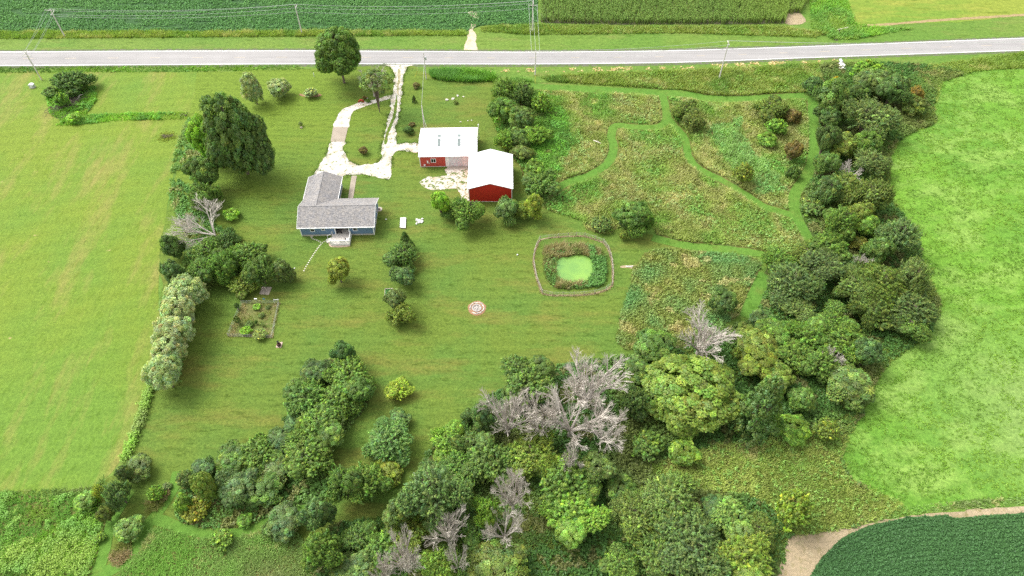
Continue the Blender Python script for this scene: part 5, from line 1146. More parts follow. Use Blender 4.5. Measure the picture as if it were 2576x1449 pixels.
strip([(2330, 165), (2575, 132), (2800, 115), (2800, 160), (2575, 172), (2450, 180), (2370, 206), (2352, 260), (2300, 250), (2300, 190)], 12, 441, 'ditch', .7, label='tall yellowish grass between the road and the pasture corner')
strip([(2240, 270), (2352, 268), (2352, 312), (2270, 346), (2238, 400), (2236, 470), (2255, 515), (2312, 595), (2312, 650), (2362, 755), (2362, 785), (2310, 862), (2245, 905), (2200, 965), (2160, 1050), (2114, 1155), (2140, 1206), (2280, 1275), (2180, 1315), (2060, 1338), (1990, 1345), (1940, 1250), (1760, 1180), (1900, 1130), (2070, 1100), (2120, 1000), (2180, 900), (2290, 840), (2330, 780), (2280, 660), (2220, 520), (2200, 430)], 8, 451, 'ditch', .55, label='rough yellow green grass along the edge of the pasture', mul=.95)
strip([(0, 1236), (230, 1228), (262, 1200), (270, 1225), (240, 1252), (0, 1252)], 14, 461, 'south', .5, label='rough grass margin at the bottom of the hay field')
strip([(165, 300), (210, 290), (300, 286), (400, 285), (472, 282), (474, 300), (400, 302), (300, 304), (180, 316), (140, 316)], 16, 471, 'bright', .45, label='weedy strip crossing the grass left of the large dark tree', mul=1.2, extra=(2., .7))
strip([(-200, 170), (0, 170), (250, 168), (750, 165), (770, 175), (500, 181), (0, 184), (-200, 186)], 8, 481, 'bright', .35, label='rough verge grass on the near side of the road at the left', mul=.9, extra=(.4, .5))
strip([(1080, 180), (1110, 176), (1240, 186), (1250, 205), (1180, 208), (1110, 204), (1085, 195)], 30, 491, 'bright', 1.05, w=.08, label='tall reedy hedge of grass right of the transformer pole', name='reed_bed', mul=np.array([.75, .85, .9]), cat='reeds')
strip([(1240, 205), (1300, 195), (1345, 205), (1345, 230), (1400, 245), (1430, 300), (1420, 380), (1330, 470), (1310, 420), (1270, 370), (1238, 300)], 6, 495, 'bright', .8, label='green weeds round the thicket between lawn and meadow', extra=(6, 1.), mul=.85)
strip([(110, 225), (240, 215), (245, 250), (220, 285), (160, 312), (125, 285), (118, 250)], 9, 497, 'bright', .5, label='weeds round the brush pile at the upper left', extra=(4, .7))
strip([(2000, 1330), (2085, 1318), (2160, 1304), (2290, 1274), (2400, 1262), (2575, 1248), (2900, 1236), (2900, 1252), (2575, 1268), (2400, 1282), (2290, 1296), (2180, 1318), (2100, 1336), (2010, 1346)], 14, 463, 'south', .4, label='pale rough grass between the pasture and the bare soil strip', mul=1.05)
# low hedge line between hay field and lawn
hl = catmull(GP([(392, 965), (378, 985), (366, 1020), (356, 1055), (342, 1090), (330, 1120), (318, 1150)]), .3); rng = np.random.default_rng(7)
Q = np.repeat(hl, 9, 0) + rng.normal(0, .42, (len(hl) * 9, 2))
hedge = stuff('hedge', [cards(Q, rng, 1.1, .35, .16, 9, pal(fnoise(Q[:, 0], Q[:, 1], 5, 3), [GRN, LIM, (.15, .21, .05), (.07, .12, .03)]))], 'low narrow weedy hedge line between the hay field and the lawn', 'hedge')
# dead straw patches on the roadside bank
Q, rng = scatter(GP([(1100, 171), (1350, 173), (1716, 168), (2050, 149), (2130, 146), (2130, 152), (2050, 158), (1716, 177), (1400, 182), (1100, 180)]), 9, 501); Q = Q[fnoise(Q[:, 0], Q[:, 1], 2.4, 55) > .53]
stuff('dead_grass', [blades(Q, rng, .22, .10, 3, 1.4, np.tile([(.50, .38, .22)], (len(Q), 1)))], 'line of dead tan grass patches on the bank along the near side of the road', 'dead grass')
# grass creeping into the edges of the gravel
rg = np.random.default_rng(77); E = np.repeat(DRW, 16, 0); Q = E + rg.normal(0, .38, E.shape); Q = Q[fnoise(Q[:, 0], Q[:, 1], 1.3, 66) > .47]
stuff('driveway_grass', [blades(Q, rg, .10, .085, 3, 1.3, np.tile([(.085, .135, .026)], (len(Q), 1)))], 'ragged grass creeping over the edges of the white driveway', 'grass')
# hay and pasture: low leafy sward with clumps
Q, rng = scatter(PASTW, 4.5, 511); Q = Q[fnoise(Q[:, 0], Q[:, 1], 1.8, 12) > .46]; a = stretch(fnoise(Q[:, 0], Q[:, 1], 16, 5))
cpal = pal(a, [(.115, .225, .024), (.145, .275, .028), (.17, .295, .034), (.135, .25, .035)])
stuff('pasture_clumps', [cards(Q, rng, .2, .34, .12, 5, cpal)], 'leafy clumps all over the bright green pasture', 'grass', 1.1)
# soybean rows: bottom right along the curved edge, far field along the road
edge = catmull(GP([(3300, 1282), (2575, 1292), (2403, 1303), (2283, 1303), (2183, 1325), (2117, 1355), (2067, 1402), (2037, 1449), (2000, 1560), (1985, 1700)]), 1.)
Q, rng = scatter(SOYW, 32, 521); dd = dist_line(edge, Q); ph = dd / .76 - np.floor(dd / .76) - .5; keep = np.abs(ph) < .35 + .07 * rng.normal(size=len(Q)); Q = Q[keep]; ph = ph[keep]
stuff('soybean_rows', [cards(Q, rng, .34, .20, .11, 5, pal(fnoise(Q[:, 0], Q[:, 1], 12, 4), [(.033, .084, .026), (.039, .094, .029), (.046, .106, .031)]), wid=.75)], 'dark green soybean plants in curved rows at the bottom right', 'soybeans')
Q, rng = scatter(FSOYW, 11, 531); ph = Q[:, 1] / .76 - np.floor(Q[:, 1] / .76) - .5; keep = (np.abs(ph) < .36) & (fnoise(Q[:, 0] * .3, Q[:, 1], 2.2, 8) > .30); Q = Q[keep]
stuff('soybean_rows', [cards(Q, rng, .55, .22, .17, 3, pal(fnoise(Q[:, 0], Q[:, 1], 14, 4), [(.060, .145, .040), (.070, .165, .044), (.082, .180, .046)]), wid=.75)], 'dark green soybean plants covering the far field at the top left', 'soybeans')
# corn
Q, rng = scatter(CORNW, 7.5, 541); b = GP([(1720, 0)])[0]
ph = Q[:, 0] / .76 - np.floor(Q[:, 0] / .76) - .5; Q = Q[(np.abs(ph) < .30)]; n = len(Q)
cc = pal(fnoise(Q[:, 0], Q[:, 1], 14, 6), [(.070, .135, .032), (.092, .160, .034), (.112, .180, .038)])
right = stretch(Q[:, 0], 62, 84)[:, None]; cc = cc * (1 - .45 * right) + np.array((.15, .22, .03)) * .45 * right
parts = [blades(Q, rng, 2.1, .06, 3, .12, cc * .9)]
R = np.repeat(np.arange(n), 5); m = len(R); a = rng.uniform(0, 6.283, m); z = rng.uniform(.9, 2.2, m); dx, dy = np.cos(a), np.sin(a); le = rng.uniform(.35, .65, m); wv = .07
V = np.stack([np.stack([Q[R, 0], Q[R, 1], z], 1), np.stack([Q[R, 0] + dx * le * .55 - dy * wv, Q[R, 1] + dy * le * .55 + dx * wv, z + .16], 1), np.stack([Q[R, 0] + dx * le, Q[R, 1] + dy * le, z - .12], 1), np.stack([Q[R, 0] + dx * le * .55 + dy * wv, Q[R, 1] + dy * le * .55 - dx * wv, z + .16], 1)], 1).reshape(-1, 3)
parts.append((V, np.arange(4 * m).reshape(m, 4), np.repeat(cc[R] * np.exp(rng.normal(0, .2, m))[:, None], 4, 0)))
Rt = np.arange(n); parts.append(blades(Q[Rt] , rng, 2.45, .03, 2, .10, np.tile([(.22, .23, .09)], (n, 1))))
stuff('corn', parts, 'tall corn plants standing in rows beyond the road', 'corn')
# pond bank plants
Q, rng = scatter(RINGW, 26, 551); Q = off(Q, WATW); u = np.array([(CX + FX * q[0] / (q[1] * cp + H * sp_)) for q in Q]); vv = (Q[:, 1] - RINGW[:, 1].min()) / np.ptp(RINGW[:, 1]); uu = (Q[:, 0] - RINGW[:, 0].min()) / np.ptp(RINGW[:, 0])
kd = fnoise(Q[:, 0], Q[:, 1], 2.2, 3)
brown = ((vv > .68) & (kd > .36)) | ((uu < .30) & (kd > .62)) | ((vv < .17) & (uu < .62) & (kd > .56))
col = np.where(brown[:, None], pal(stretch(kd), [(.12, .15, .045), (.18, .17, .075), (.21, .18, .09), (.11, .15, .04)]), pal(stretch(kd), [(.07, .125, .03), (.09, .15, .036), (.14, .155, .05), (.10, .16, .036)]))
gq = Q[~brown & ((uu > .70) | (rng.uniform(size=len(Q)) < .12))]
stuff('bank_weeds', [blades(Q[brown], rng, .95, .075, 4, .8, col[brown]), blades(Q[~brown], rng, .5, .075, 3, 1., col[~brown]), cards(gq, rng, 1.2, .45, .17, 4, pal(vnoise(gq[:, 0], gq[:, 1], 2, 3), [(.05, .115, .025), (.07, .15, .032)]))], 'brown and green weeds growing round the duckweed pond', 'weeds', 1.9)

# ------------------------------------------------------------------ pond fence
fb = [pz(*q) for q in ((150, 600), (165, 505), (205, 380), (265, 278), (425, 240), (605, 225), (785, 211), (937, 206), (1090, 211), (1283, 270), (1437, 327), (1525, 452), (1570, 580), (1595, 700), (1608, 850), (1604, 980), (1595, 1110), (1480, 1200), (1270, 1265), (1080, 1290), (890, 1300), (690, 1303), (490, 1300), (310, 1262), (262, 1150), (225, 1050), (190, 930), (163, 790), (148, 690))]
fw = GP(fb); fc = fw.mean(0)
fence = empty('fence', (fc[0], fc[1], 0), 'round wire fence on timber posts enclosing the duckweed pond', 'fence')
rngf = np.random.default_rng(3); pm = MB().tube([(0, 0, -.1), (0, 0, 1.2)], [.075, .065], 7).mesh('post', FENCEW)
for q in fw:
    o = link('post', pm, None, fence); o.location = (q[0] - fc[0], q[1] - fc[1], 0); o.rotation_euler = (rngf.normal(0, .03), rngf.normal(0, .03), rngf.uniform(0, 6))
loop = np.r_[fw, fw[:1]] - fc
for z, r in ((.12, .010), (.45, .010), (.8, .010), (1.12, .016)):
    MB().tube([(x, y, z) for x, y in loop], r, 4).build('wire', WIRE, fence)
mm = MB(); lp = linear(loop, .55, False)
for (x, y) in lp:
    mm.tube([(x, y, .1), (x, y, 1.12)], .004, 3)
tag(mm.build('wire_mesh', WIRE, fence), kind='stuff')
rl = MB().tube([(loop[i][0], loop[i][1], 1.16) for i in list(range(22, 29)) + [0, 1, 2, 3]], .035, 5).build('top_rail', FENCEW, fence)
rl = MB().tube([(loop[i][0], loop[i][1], 1.16) for i in range(10, 17)], .035, 5).build('top_rail', FENCEW, fence)
fr = catmull(fw, .4, True)
Q = np.repeat(fr, 6, 0) + rngf.normal(0, .10, (len(fr) * 6, 2)); kq = fnoise(Q[:, 0], Q[:, 1], 2.5, 5); Q = Q[kq > .30]
stuff('dead_grass', [blades(Q, rngf, .2, .075, 3, 1.3, pal(rngf.uniform(size=len(Q)), [(.22, .17, .09), (.19, .15, .075), (.18, .16, .075)]))], 'ring of dead tan grass under the round pond fence', 'dead grass')
ribbon('worn_ring', fb + fb[:1], .42, .056, mulch_mat('worn_turf', (.215, .175, .085), (.27, .215, .115), 2.5), 'thin worn tan ring in the grass under the pond fence', 'worn grass', .10, 15)
# white pipe on bare soil right of the pond
p0, p1 = G(1583, 671.3), G(1566, 671.2)
sheet('bare_soil', [(1562, 669), (1600, 668), (1606, 676), (1595, 683), (1585, 675), (1562, 674)], .055, M_SOIL, 'small streak of bare soil right of the pond fence', 'soil', True, .1, .8, 5, step=.2)
pp_ = empty('drain_pipe', (p0[0], p0[1], 0), 'short white drain pipe lying on bare soil right of the pond', 'pipe'); MB().tube([(-.75, 0, .16), (.75, .03, .16)], .09, 10).build('pipe', WHITE, pp_); MB().lathe([(.11, 0), (.11, .1)], (.0, .0, .0), 10).build('collar', WHITE, pp_).location = (-.70, 0, .11)
pp_.children[1].rotation_euler = (0, 0, 0)

# ------------------------------------------------------------------ stone ring (fire pit)
c0 = G(1199.3, 775.7); fp = empty('fire_pit', (c0[0], c0[1], .04), 'round fire pit with rings of pale stones on brown mulch in the open lawn', 'fire pit')
rr = np.random.default_rng(9)
MB().prism([((1.85 + .08 * math.sin(5 * a) + rr.normal(0, .03)) * math.cos(a), (1.85 + .06 * math.cos(4 * a) + rr.normal(0, .03)) * math.sin(a)) for a in np.arange(48) / 48 * 6.283], 0, .05).build('mulch_ring', MULCH, fp)
MB().prism([(.95 * math.cos(a), .95 * math.sin(a)) for a in np.arange(24) / 24 * 6.283], .05, .08).build('ash_bed', mulch_mat('ash', (.20, .17, .15), (.34, .31, .28), 3), fp)
PITSTONE = flat_mat('grey_pit_stone', (.40, .37, .34), .9, .25, 2, .15)
sm_ = [rock_mesh('stone', PITSTONE, s, .6) for s in range(4)]; sm2 = [rock_mesh('stone', PALESTONE, s + 9, .6) for s in range(2)]
for k in range(26):
    a = k / 26 * 6.283; 
    if 3.5 < a < 3.9: continue
    o = link('stone', (sm_ + sm2)[rr.integers(6)], None, fp); R_ = 1.38 + rr.normal(0, .05); o.location = (R_ * math.cos(a), R_ * math.sin(a), .1); o.rotation_euler = (0, 0, a + rr.normal(0, .3)); s = rr.uniform(.11, .17); o.scale = (s, s * 1.4, s)
for k in range(16):
    a = k / 16 * 6.283 + .1; o = link('stone', sm_[rr.integers(4)], None, fp); R_ = .85 + rr.normal(0, .04); o.location = (R_ * math.cos(a), R_ * math.sin(a), .13); o.rotation_euler = (0, 0, a); s = rr.uniform(.12, .18); o.scale = (s, s * 1.4, s)
for k in range(12):
    o = link('stone', (sm_ + sm2)[rr.integers(6)], None, fp); a = rr.uniform(0, 6.28); R_ = rr.uniform(0, .6); o.location = (R_ * math.cos(a), R_ * math.sin(a), .12); s = rr.uniform(.07, .14); o.scale = (s, s * 1.5, s); o.rotation_euler = (0, 0, a)

# ------------------------------------------------------------------ garden
gz = zoomD(660, 820, 6.585)
GC = GP([gz(330, 455), gz(1040, 455), gz(900, 1120), gz(58, 1090)])
_, GW = sheet('garden_bed', [gz(330, 455), gz(1060, 455), gz(920, 1130), gz(50, 1095)], .058, grass_mat('garden_soil', (.12, .15, .04), (.165, .155, .06), (.105, .155, .03), lo=.2, mid=.5, hi=2.5, fine=.4, spots=(.9, .60, .70, (.30, .21, .13))), 'fenced vegetable garden plot with weeds and bare soil', 'garden', False, .1, 1, step=.3)
gc = GC.mean(0); gf = empty('garden_fence', (gc[0], gc[1], 0), 'grey wire fence on short posts around the vegetable garden', 'fence')
pm2 = MB().tube([(0, 0, -.1), (0, 0, .95)], .05, 6).mesh('post', FENCEW)
ring = linear(GC, 1.75, True)
for q in ring:
    o = link('post', pm2, None, gf); o.location = (q[0] - gc[0], q[1] - gc[1], 0)
lg = np.r_[GC, GC[:1]] - gc
for i in range(4):
    a, b = lg[i], lg[i + 1]
    for z in (.10, .36, .62, .88): MB().tube([(*a, z), (*b, z)], .010, 4).build('wire', WIRE, gf)
    m = MB(); L = linear([a, b], .10, False)
    for x, y in L: m.tube([(x, y, .05), (x, y, .9)], .0055, 3)
    tag(m.build('wire_mesh', WIRE, gf), kind='stuff')
ga = GC[1] - gc
MB().box(ga[0] - 1.0, ga[1] + .28, .72, ga[0] + .05, ga[1] + .34, .86).build('gate_rail', WHITE, gf); MB().tube([(ga[0] - 1.0, ga[1] + .31, 0), (ga[0] - 1.0, ga[1] + .31, .95)], .045, 6).build('gate_post', WHITE, gf)
Q, rng = scatter(GW, 22, 601); kk = fnoise(Q[:, 0], Q[:, 1], 1.6, 3); e1 = dist_line(GC[[3, 0]], Q)
Q1 = Q[(kk > .46) | (e1 < 1.0)]
stuff('garden_weeds', [blades(Q1, rng, .3, .06, 3, 1.1, pal(fnoise(Q1[:, 0], Q1[:, 1], 1.4, 8), [(.11, .15, .03), OLV, (.24, .20, .10), (.12, .17, .035)]))], 'straggling weeds inside the vegetable garden', 'weeds', 2.0)
def veg(zx, zy, w, h, col, label, style='low'): return plant(style, *gz(zx, zy), w, h, col, label, 'shrub', None, name='vegetable_plant')
veg(225, 510, 15, 30, 'bl', 'dark blue green plant in the top left corner of the garden'); veg(605, 525, 22, 9, 'li', 'bright green plant row at the top of the garden')
veg(820, 530, 16, 8, 'gr', 'pale plant right of the bright row in the garden'); veg(700, 690, 18, 10, 'ol', 'olive plant in the middle of the garden')
veg(400, 985, 32, 18, 'li', 'largest bright green leafy plant in the lower left of the garden'); veg(470, 850, 22, 13, 'md', 'dark green plant above the largest one in the garden')
veg(590, 820, 11, 13, 'md', 'small dark plant near the middle of the garden'); veg(705, 850, 11, 19, (.30, .34, .12), 'pale yellow flowered plant in the garden')
veg(680, 1060, 40, 15, (.24, .27, .10), 'pale flowering row at the bottom of the garden'); veg(230, 780, 18, 34, 'ol', 'olive weeds along the left garden fence')
# panels, chiminea and small things near the garden
def flat(name, pts, z0, z1, mat, label, cat):
    P = GP(pts); c = P.mean(0); o = empty(name, (c[0], c[1], 0), label, cat)
    q = [tuple(p - c) for p in P]; q = q if np.cross(P[1] - P[0], P[2] - P[1]) > 0 else q[::-1]
    MB().prism(q, z0, z1).build('panel', mat, o); return o, P - c
o, P = flat('panel', [gz(715, 140), gz(803, 142), gz(752, 288), gz(660, 282)], .03, .12, SLABW, 'left one of two weathered wooden panels lying on the grass above the garden', 'panel')
MB().tube([(*(P[0] * .35 + P[3] * .65), .125), (*(P[1] * .35 + P[2] * .65), .125)], .025, 4).build('batten', FENCEW, o)
o, P = flat('panel', [gz(808, 142), gz(900, 150), gz(842, 295), gz(757, 289)], .03, .12, SLABW, 'right one of two weathered wooden panels lying on the grass above the garden', 'panel')
MB().tube([(*(P[0] * .35 + P[3] * .65), .125), (*(P[1] * .35 + P[2] * .65), .125)], .025, 4).build('batten', FENCEW, o)
flat('paver', [gz(1010, 1210), gz(1112, 1205), gz(1080, 1315), gz(976, 1310)], .02, .10, flat_mat('pink_paver', (.45, .33, .27), .85, .1, 1), 'square pinkish paver under the chiminea', 'paver')
p = G(*gz(1045, 1275)); o = empty('chiminea', (p[0], p[1], .10), 'small black and brown chiminea standing on a pinkish paver below the garden', 'chiminea')
MB().lathe([(.18, 0), (.34, .15), (.42, .38), (.36, .62), (.2, .78)], (0, 0, 0), 16).build('belly', CLAY, o, True); MB().lathe([(.19, .74), (.16, 1.05), (.19, 1.3), (.21, 1.34), (.12, 1.34), (.11, 1.1)], (0, 0, 0), 14).build('chimney', BLACK, o, True); MB().box(-.17, -.44, .2, .17, -.33, .5).build('mouth', BLACK, o)
p = G(*gz(607, 420)); o = empty('garden_box', (p[0], p[1], 0), 'small white box on a post behind the garden fence', 'box'); MB().box(-.28, -.1, .75, .28, .1, .95).build('box', WHITE, o); MB().box(-.04, -.04, 0, .04, .04, .748).build('post', FENCEW, o)
p = G(*gz(770, 425)); o = empty('spinner', (p[0], p[1], 0), 'blue garden spinner on a stick behind the garden fence', 'garden ornament'); MB().tube([(0, 0, 0), (0, 0, .95)], .025, 6).build('stick', GALV, o); m = MB()
for k in range(4):
    a = k * 1.57; m = MB(); m.add([(0, -.03, .95), (.3 * math.cos(a), -.06, .95 + .3 * math.sin(a)), (.2 * math.cos(a + .6), -.02, .95 + .2 * math.sin(a + .6)), (0, .02, .95), (.3 * math.cos(a), .0, .95 + .3 * math.sin(a)), (.2 * math.cos(a + .6), .03, .95 + .2 * math.sin(a + .6))], [(0, 1, 2), (5, 4, 3), (0, 3, 4, 1), (1, 4, 5, 2), (2, 5, 3, 0)]); m.build('blade', BLUEPL, o)
wst = [rock_mesh('stone', WHITESTONE, s + 20, .6) for s in range(4)]
# white hatch and pile of stones on the lawn
uz = zoomD(1160, 620, 21.47)
o, P = flat('hatch', [uz(285, 450), uz(650, 445), uz(620, 1095), uz(262, 1075)], .0, .32, FENCEW, 'white rectangular hatch lid on the lawn right of the blue house', 'hatch')
o.children[0].name = 'frame'; MB().prism([tuple(q * .97) for q in P][::-1] if np.cross(P[1] - P[0], P[2] - P[1]) < 0 else [tuple(q * .97) for q in P], .322, .38).build('lid', WHITE, o)
MB().prism([tuple(q * .68) for q in P][::-1] if np.cross(P[1] - P[0], P[2] - P[1]) < 0 else [tuple(q * .68) for q in P], .382, .40).build('inset', flat_mat('off_white', (.70, .68, .66), .7, .08, 2), o)
for i, (zx, zy, s) in enumerate(((1310, 515, .26), (1290, 580, .2), (1450, 600, .42), (1470, 700, .36), (1560, 590, .25), (1660, 500, .28), (1660, 640, .3), (1630, 710, .3), (1700, 640, .22), (1295, 800, .24), (1310, 700, .16))):
    p = G(*uz(zx, zy)); o = link('stone', wst[i % 4]); o.location = (p[0], p[1], .08 + s * .25); o.scale = (s, s * .8, s); o.rotation_euler.z = i * 1.3
    tag(o, 'pale stone in the small heap on the lawn between the hatch and the barn trees', 'stone', 'heap of pale stones on the lawn')
# stepping stones
kz = zoomD(860, 680, 11.145)
stp = [(593, 200), (643, 231), (702, 251), (762, 271), (821, 302), (880, 333), (940, 361), (1002, 317), (1076, 301), (897, 407), (855, 453), (818, 507), (781, 553), (740, 613), (702, 665), (661, 720), (630, 775), (595, 830), (558, 885), (524, 941), (488, 1002), (452, 1066), (411, 1130), (375, 1204), (341, 1269)]
ssm = MB().lathe([(1, 0), (1, .8), (.92, 1)], (0, 0, 0), 9).mesh('stepping_stone', PALESTONE)
for i, q in enumerate(stp):
    p = G(*kz(*q)); o = link('stepping_stone', ssm); o.location = (p[0], p[1], .02); o.scale = (.165, .14, .05); o.rotation_euler.z = i * .9
    ords = ['first', 'second', 'third', 'fourth', 'fifth', 'sixth', 'seventh', 'eighth', 'ninth', 'tenth', 'eleventh', 'twelfth', 'thirteenth', 'fourteenth', 'fifteenth', 'last']
    if i < 7: tag(o, ords[i] + ' stepping stone from the wall step in the short row behind the house', 'stepping stone', 'stepping stones by the wall')
    elif i < 9: tag(o, ('pale stepping stone farther from the deck steps, of two', 'pale stepping stone touching the foot of the deck steps')[i - 7], 'stepping stone', 'stepping stones by the deck')
    else: tag(o, ords[i - 9] + ' stepping stone from the deck end of the long line down the lawn', 'stepping stone', 'stepping stones down the lawn')
p = G(*kz(593, 150)); o = link('doorstep', MB().box(-.32, -.22, 0, .32, .22, .12).mesh('doorstep', CONCRETE)); o.location = p; tag(o, 'square concrete step against the back wall of the house', 'step')
# wooden frame on the lawn
fz = zoomD(1100, 830, 11.146)
A = GP([fz(320, 215), fz(578, 212), fz(575, 520), fz(310, 520)]); c = A.mean(0); o = empty('raised_bed', (c[0], c[1], 0), 'pale wooden raised bed frame half hidden behind the young grey green tree', 'raised bed')
for i in range(4):
    a, b = A[i] - c, A[(i + 1) % 4] - c; L = np.hypot(*(b - a)); M = Matrix.Translation((*a, 0)) @ Matrix.Rotation(math.atan2(*(b - a)[::-1]), 4, 'Z'); MB().box(.03, -.04, .02, L - .03, .04, .42, M).build('board', SLABW, o)
q = linear(A, .3)[:] ; rq = np.random.default_rng(4); qq = c + rq.uniform(-1, 1, (90, 2)) * np.abs(A - c).mean(0) * .85
stuff('bed_plants', [cards(qq, rq, .5, .25, .13, 6, np.tile([(.05, .14, .035)], (90, 1)))], 'green plants inside the pale raised bed frame', 'plants')
# little things on the lawns
def ball(x, y, r, label, cat='marker', mat=WHITE): p = G(x, y); o = link('marker', rock_mesh('marker', mat, 77, .9)); o.location = (p[0], p[1], r * .8 + .03); o.scale = (r,) * 3; tag(o, label, cat)
ball(1301, 642, .16, 'small white ball lying on the open lawn left of the pond'); ball(971, 553, .16, 'small white lid on the lawn right of the house'); ball(741, 676, .14, 'small white cap on the lawn left of the stepping stones')
p = G(790.5, 193); o = empty('marker_post', (p[0], p[1], 0), 'short white marker post on the lawn beside the big roadside tree', 'post'); MB().tube([(0, 0, 0), (0, 0, 1.05)], .09, 8).build('shaft', WHITE, o); MB().lathe([(.1, 0), (.1, .08), (.03, .14)], (0, 0, 1.05), 8).build('cap', WHITE, o)
p = G(758, 323); o = empty('plaque', (p[0], p[1], 0), 'small pinkish stone marker with a thin sapling behind on the lawn left of the gravel', 'stone marker'); MB().box(-.28, -.08, 0, .28, .08, .4).build('stone', flat_mat('pink_stone', (.5, .38, .36), .8, .1, 2), o)
plant('sparse', 756, 312, 14, 14, 'gr', 'thin sapling behind the small pinkish stone marker', 'shrub')
p = G(82.5, 220); o = empty('utility_cabinet', (p[0], p[1], 0), 'grey metal utility cabinet in the grass at the far left pole', 'cabinet'); MB().box(-.62, -.45, 0, .62, .45, .9).build('body', GALV, o); MB().extrude([(-.66, .902), (-.66, .95), (-.3, 1.12), (.3, 1.12), (.66, .95), (.66, .902)], 'y', -.5, .5).build('lid', GREYDOOR, o); MB().box(-.25, -.49, .25, .25, -.452, .75).build('door', WHITE, o); MB().box(-.7, -.55, -.02, .7, .55, .05).build('base', CONCRETE, o)
lz = zoomD(1220, 280, 12.07)
for i, (zx, zy, s, l) in enumerate(((1085, 165, .42, 'pale rock left of the mossy mound behind the shed'), (1295, 132, .46, 'largest pale rock touching the mossy mound behind the shed'), (1462, 18, .34, 'pale rock above the mossy mound behind the shed'), (1662, 48, .26, 'small pale rock right above the mossy mound'), (1820, 900, .2, 'small pale rock on the grass near the back of the shed'), (1955, 885, .2, 'small pale rock right of another near the back of the shed'), (1562, 940, .2, 'lone small pale rock close behind the shed roof'))):
    p = G(*lz(zx, zy)); o = link('rock', rock_mesh('rock', PALESTONE, 40 + i, .55)); o.location = (p[0], p[1], .05 + s * .15); o.scale = (s * 1.2, s * .8, s); o.rotation_euler.z = i; tag(o, l, 'rock')
plant('low', *lz(1400, 240), 15, 9, 'ol', 'small mossy olive mound among pale rocks behind the shed', 'shrub', name='mound_plant')
p = G(420, 345); rq = np.random.default_rng(8); Q = p[:2] + rq.normal(0, 1, (260, 2)) * (1.1, .9)
stuff('grass_ring', [blades(Q, rq, .35, .07, 3, 1., pal(rq.uniform(size=260), [(.15, .21, .03), (.22, .23, .05)]))], 'rough tuft of uncut grass round the small brush heap in the hay field', 'grass')
def sticks(name, x, y, n, ln, sx, sy, hgt, label, rot=0., seed=1, mat=None):
    p = G(x, y); r = np.random.default_rng(seed); o = empty(name, (p[0], p[1], 0), label, 'brush pile', rz=rot); m = MB()
    for k in range(n):
        a = r.normal(0, .5) + (0 if r.uniform() < .6 else r.uniform(0, 3)); L = ln * r.uniform(.4, 1); c = Vector((r.normal(0, sx), r.normal(0, sy), hgt * r.uniform(.1, 1))); d = Vector((math.cos(a), math.sin(a), r.normal(0, .25))) * L / 2
        a0, a1 = c - d, c + d; a0.z = max(a0.z, .03); a1.z = max(a1.z, .03); rad = r.uniform(.015, .05)
        m.tube([a0, c + Vector((r.normal(0, .1), r.normal(0, .1), .05)), a1], [rad, rad * .8, rad * .4], 4)
    tag(m.build('branches', mat or DEADWOOD, o), kind='stuff'); return o
BRUSH = flat_mat('old_brush', (.19, .15, .13), .9, .35, 3, .1)
sheet('bare_soil', [(128, 284), (142, 268), (160, 250), (205, 232), (215, 236), (200, 262), (180, 282), (158, 298), (140, 296)], .066, mulch_mat('dark_litter', (.07, .05, .04), (.15, .11, .09), 3), 'dark litter under the brush pile at the upper left', 'litter', True, .2, 1)
o = sticks('brush_pile', 172, 264, 260, 2.6, 2.3, .9, 1.2, 'long grey brown pile of cut branches at the upper left', math.radians(42), 3, BRUSH)
for k in range(3): MB().tube([(2.2 + k * .5, -.3 + k * .3, .5), (3.4 + k * .2, .1 + k * .2, 1.2), (4.6, .4 + k * .3, 1.1 - k * .2)], [.09, .06, .03], 6).build('limb', DEADWOOD, o)
sticks('brush_heap', 421, 344, 90, 1.0, .8, .35, .35, 'small dark heap of brush in the hay field', 0, 5, BRUSH)
sticks('log_heap', 465, 291, 30, 1.2, .5, .3, .4, 'few dark branches at the right end of the weedy strip', .5, 6, BRUSH)
a, b = G(1492, 355), G(1512, 363); o = empty('log', a, 'pale fallen log lying in the meadow left of the winding path', 'log'); d = b - a; MB().tube([(0, 0, .22), (d[0] * .5, d[1] * .5, .25), (d[0], d[1], .2)], [.16, .14, .1], 8).build('trunk', DEADWOOD, o); MB().tube([(d[0] * .4, d[1] * .4, .25), (d[0] * .55, d[1] * .4 + .5, .4)], [.06, .03], 5).build('branch', DEADWOOD, o)
a, b = G(*T3(1165, 232)), G(*T3(1245, 215)); d = b - a; o = empty('log', a, 'grey log lying across the ditch at the top right', 'log'); MB().tube([(0, 0, .25), (d[0], d[1], .35)], [.2, .14], 8).build('trunk', DEADWOOD, o)
wz = zoomD(2360, 160, 9.055)
for i, (zx, zy, s) in enumerate(((900, 260, .55), (960, 290, .75), (1000, 300, .6), (930, 320, .5), (990, 370, .5), (910, 390, .45), (1020, 390, .4))):
    p = G(*wz(zx, zy)); o = link('riprap', wst[i % 4]); o.location = (p[0], p[1], .1 + s * .2); o.scale = (s, s * .8, s * .8); o.rotation_euler.z = i; tag(o, 'white rock in the riprap at the culvert mouth below the road', 'rock', 'white rocks at the culvert')
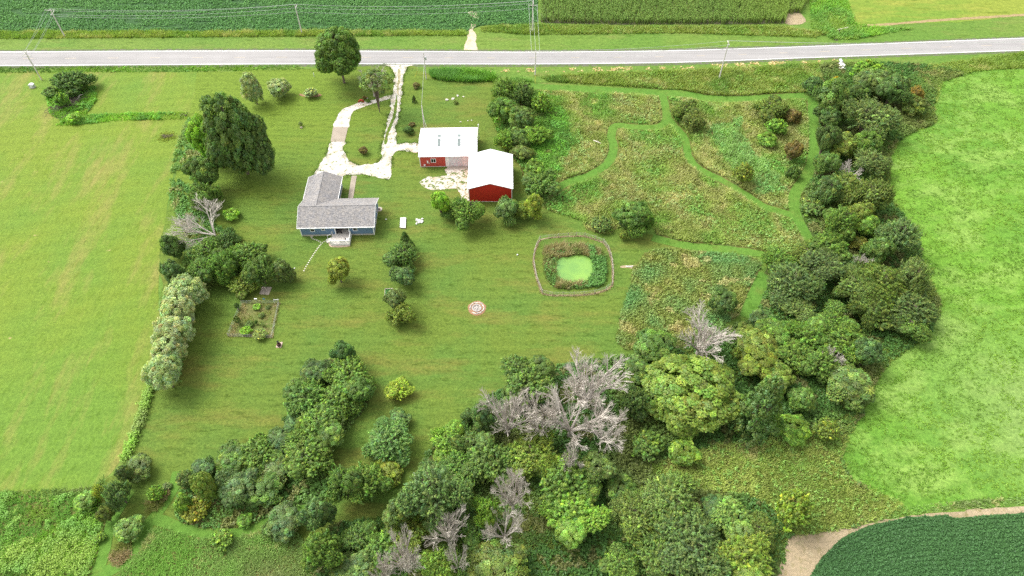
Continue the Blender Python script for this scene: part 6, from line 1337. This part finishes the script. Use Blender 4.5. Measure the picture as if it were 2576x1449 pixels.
p = G(*wz(940, 215)); o = empty('culvert', (p[0], p[1], 0), 'end of a culvert pipe above the white rocks by the road', 'culvert'); MB().tube([(0, -.6, .35), (0, .9, .35)], .42, 12).build('pipe', GALV, o)
wat = sheet('creek_water', [wz(1090, 1010), wz(1130, 1020), wz(1190, 1080), wz(1170, 1180), wz(1130, 1300), wz(1050, 1280), wz(1080, 1180), wz(1100, 1090)], .068, flat_mat('grey_water', (.22, .24, .25), .12, .3, 1.2, .6), 'pale grey creek water glimpsed between the belt trees', 'water', True, .1, .6)
# flower planter under the half bare tree
qz = zoomD(1030, 180, 9.055); p = G(*qz(260, 1070)); o = empty('planter', (p[0], p[1], 0), 'round red planter tub full of orange and green plants at the end of the gravel', 'planter')
MB().lathe([(.78, 0), (.86, .5), (.82, .55), (.74, .5), (.74, .42)], (0, 0, 0), 18).build('tub', REDPAINT, o); MB().lathe([(.13, -.03), (.13, .03)], (0, 0, 0), 10).build('lit_spot', WHITE, o).location = (.0, -.84, .3)  # white disc painted as the lit spot on the red rim
o.children[1].rotation_euler = (math.radians(90), 0, 0)
plant('low', *qz(262, 1040), 13, 9, (.30, .20, .03), 'orange and green flowers filling the red tub', 'shrub', name='flowers', base=qz(260, 1070))
plant('low', *qz(440, 1050), 17, 12, 'md', 'green bush right of the red planter tub', 'shrub'); plant('low', *qz(350, 960), 14, 8, (.20, .10, .04), 'rusty flowers behind the red planter tub', 'shrub', name='flowers')
p = G(*qz(390, 985)); o = link('flat_stone', rock_mesh('flat_stone', WHITESTONE, 61, .35)); o.location = (p[0], p[1], .1); o.scale = (.4, .3, .3); tag(o, 'flat pale stone behind the red planter tub', 'stone')
sheet('mulch_strip', [(752, 238), (772, 236), (800, 236), (808, 240), (795, 244), (765, 244)], .06, MULCH, 'mulch strip under the low pale plants', 'mulch', True, .1, 1, step=.2)
pl = link('plant', PROTO['low'][0], None, PORCH_POT); pl.scale = (.3, .3, .3); pl.location = (0, 0, .55); pl.color = (.04, .09, .02, 1)
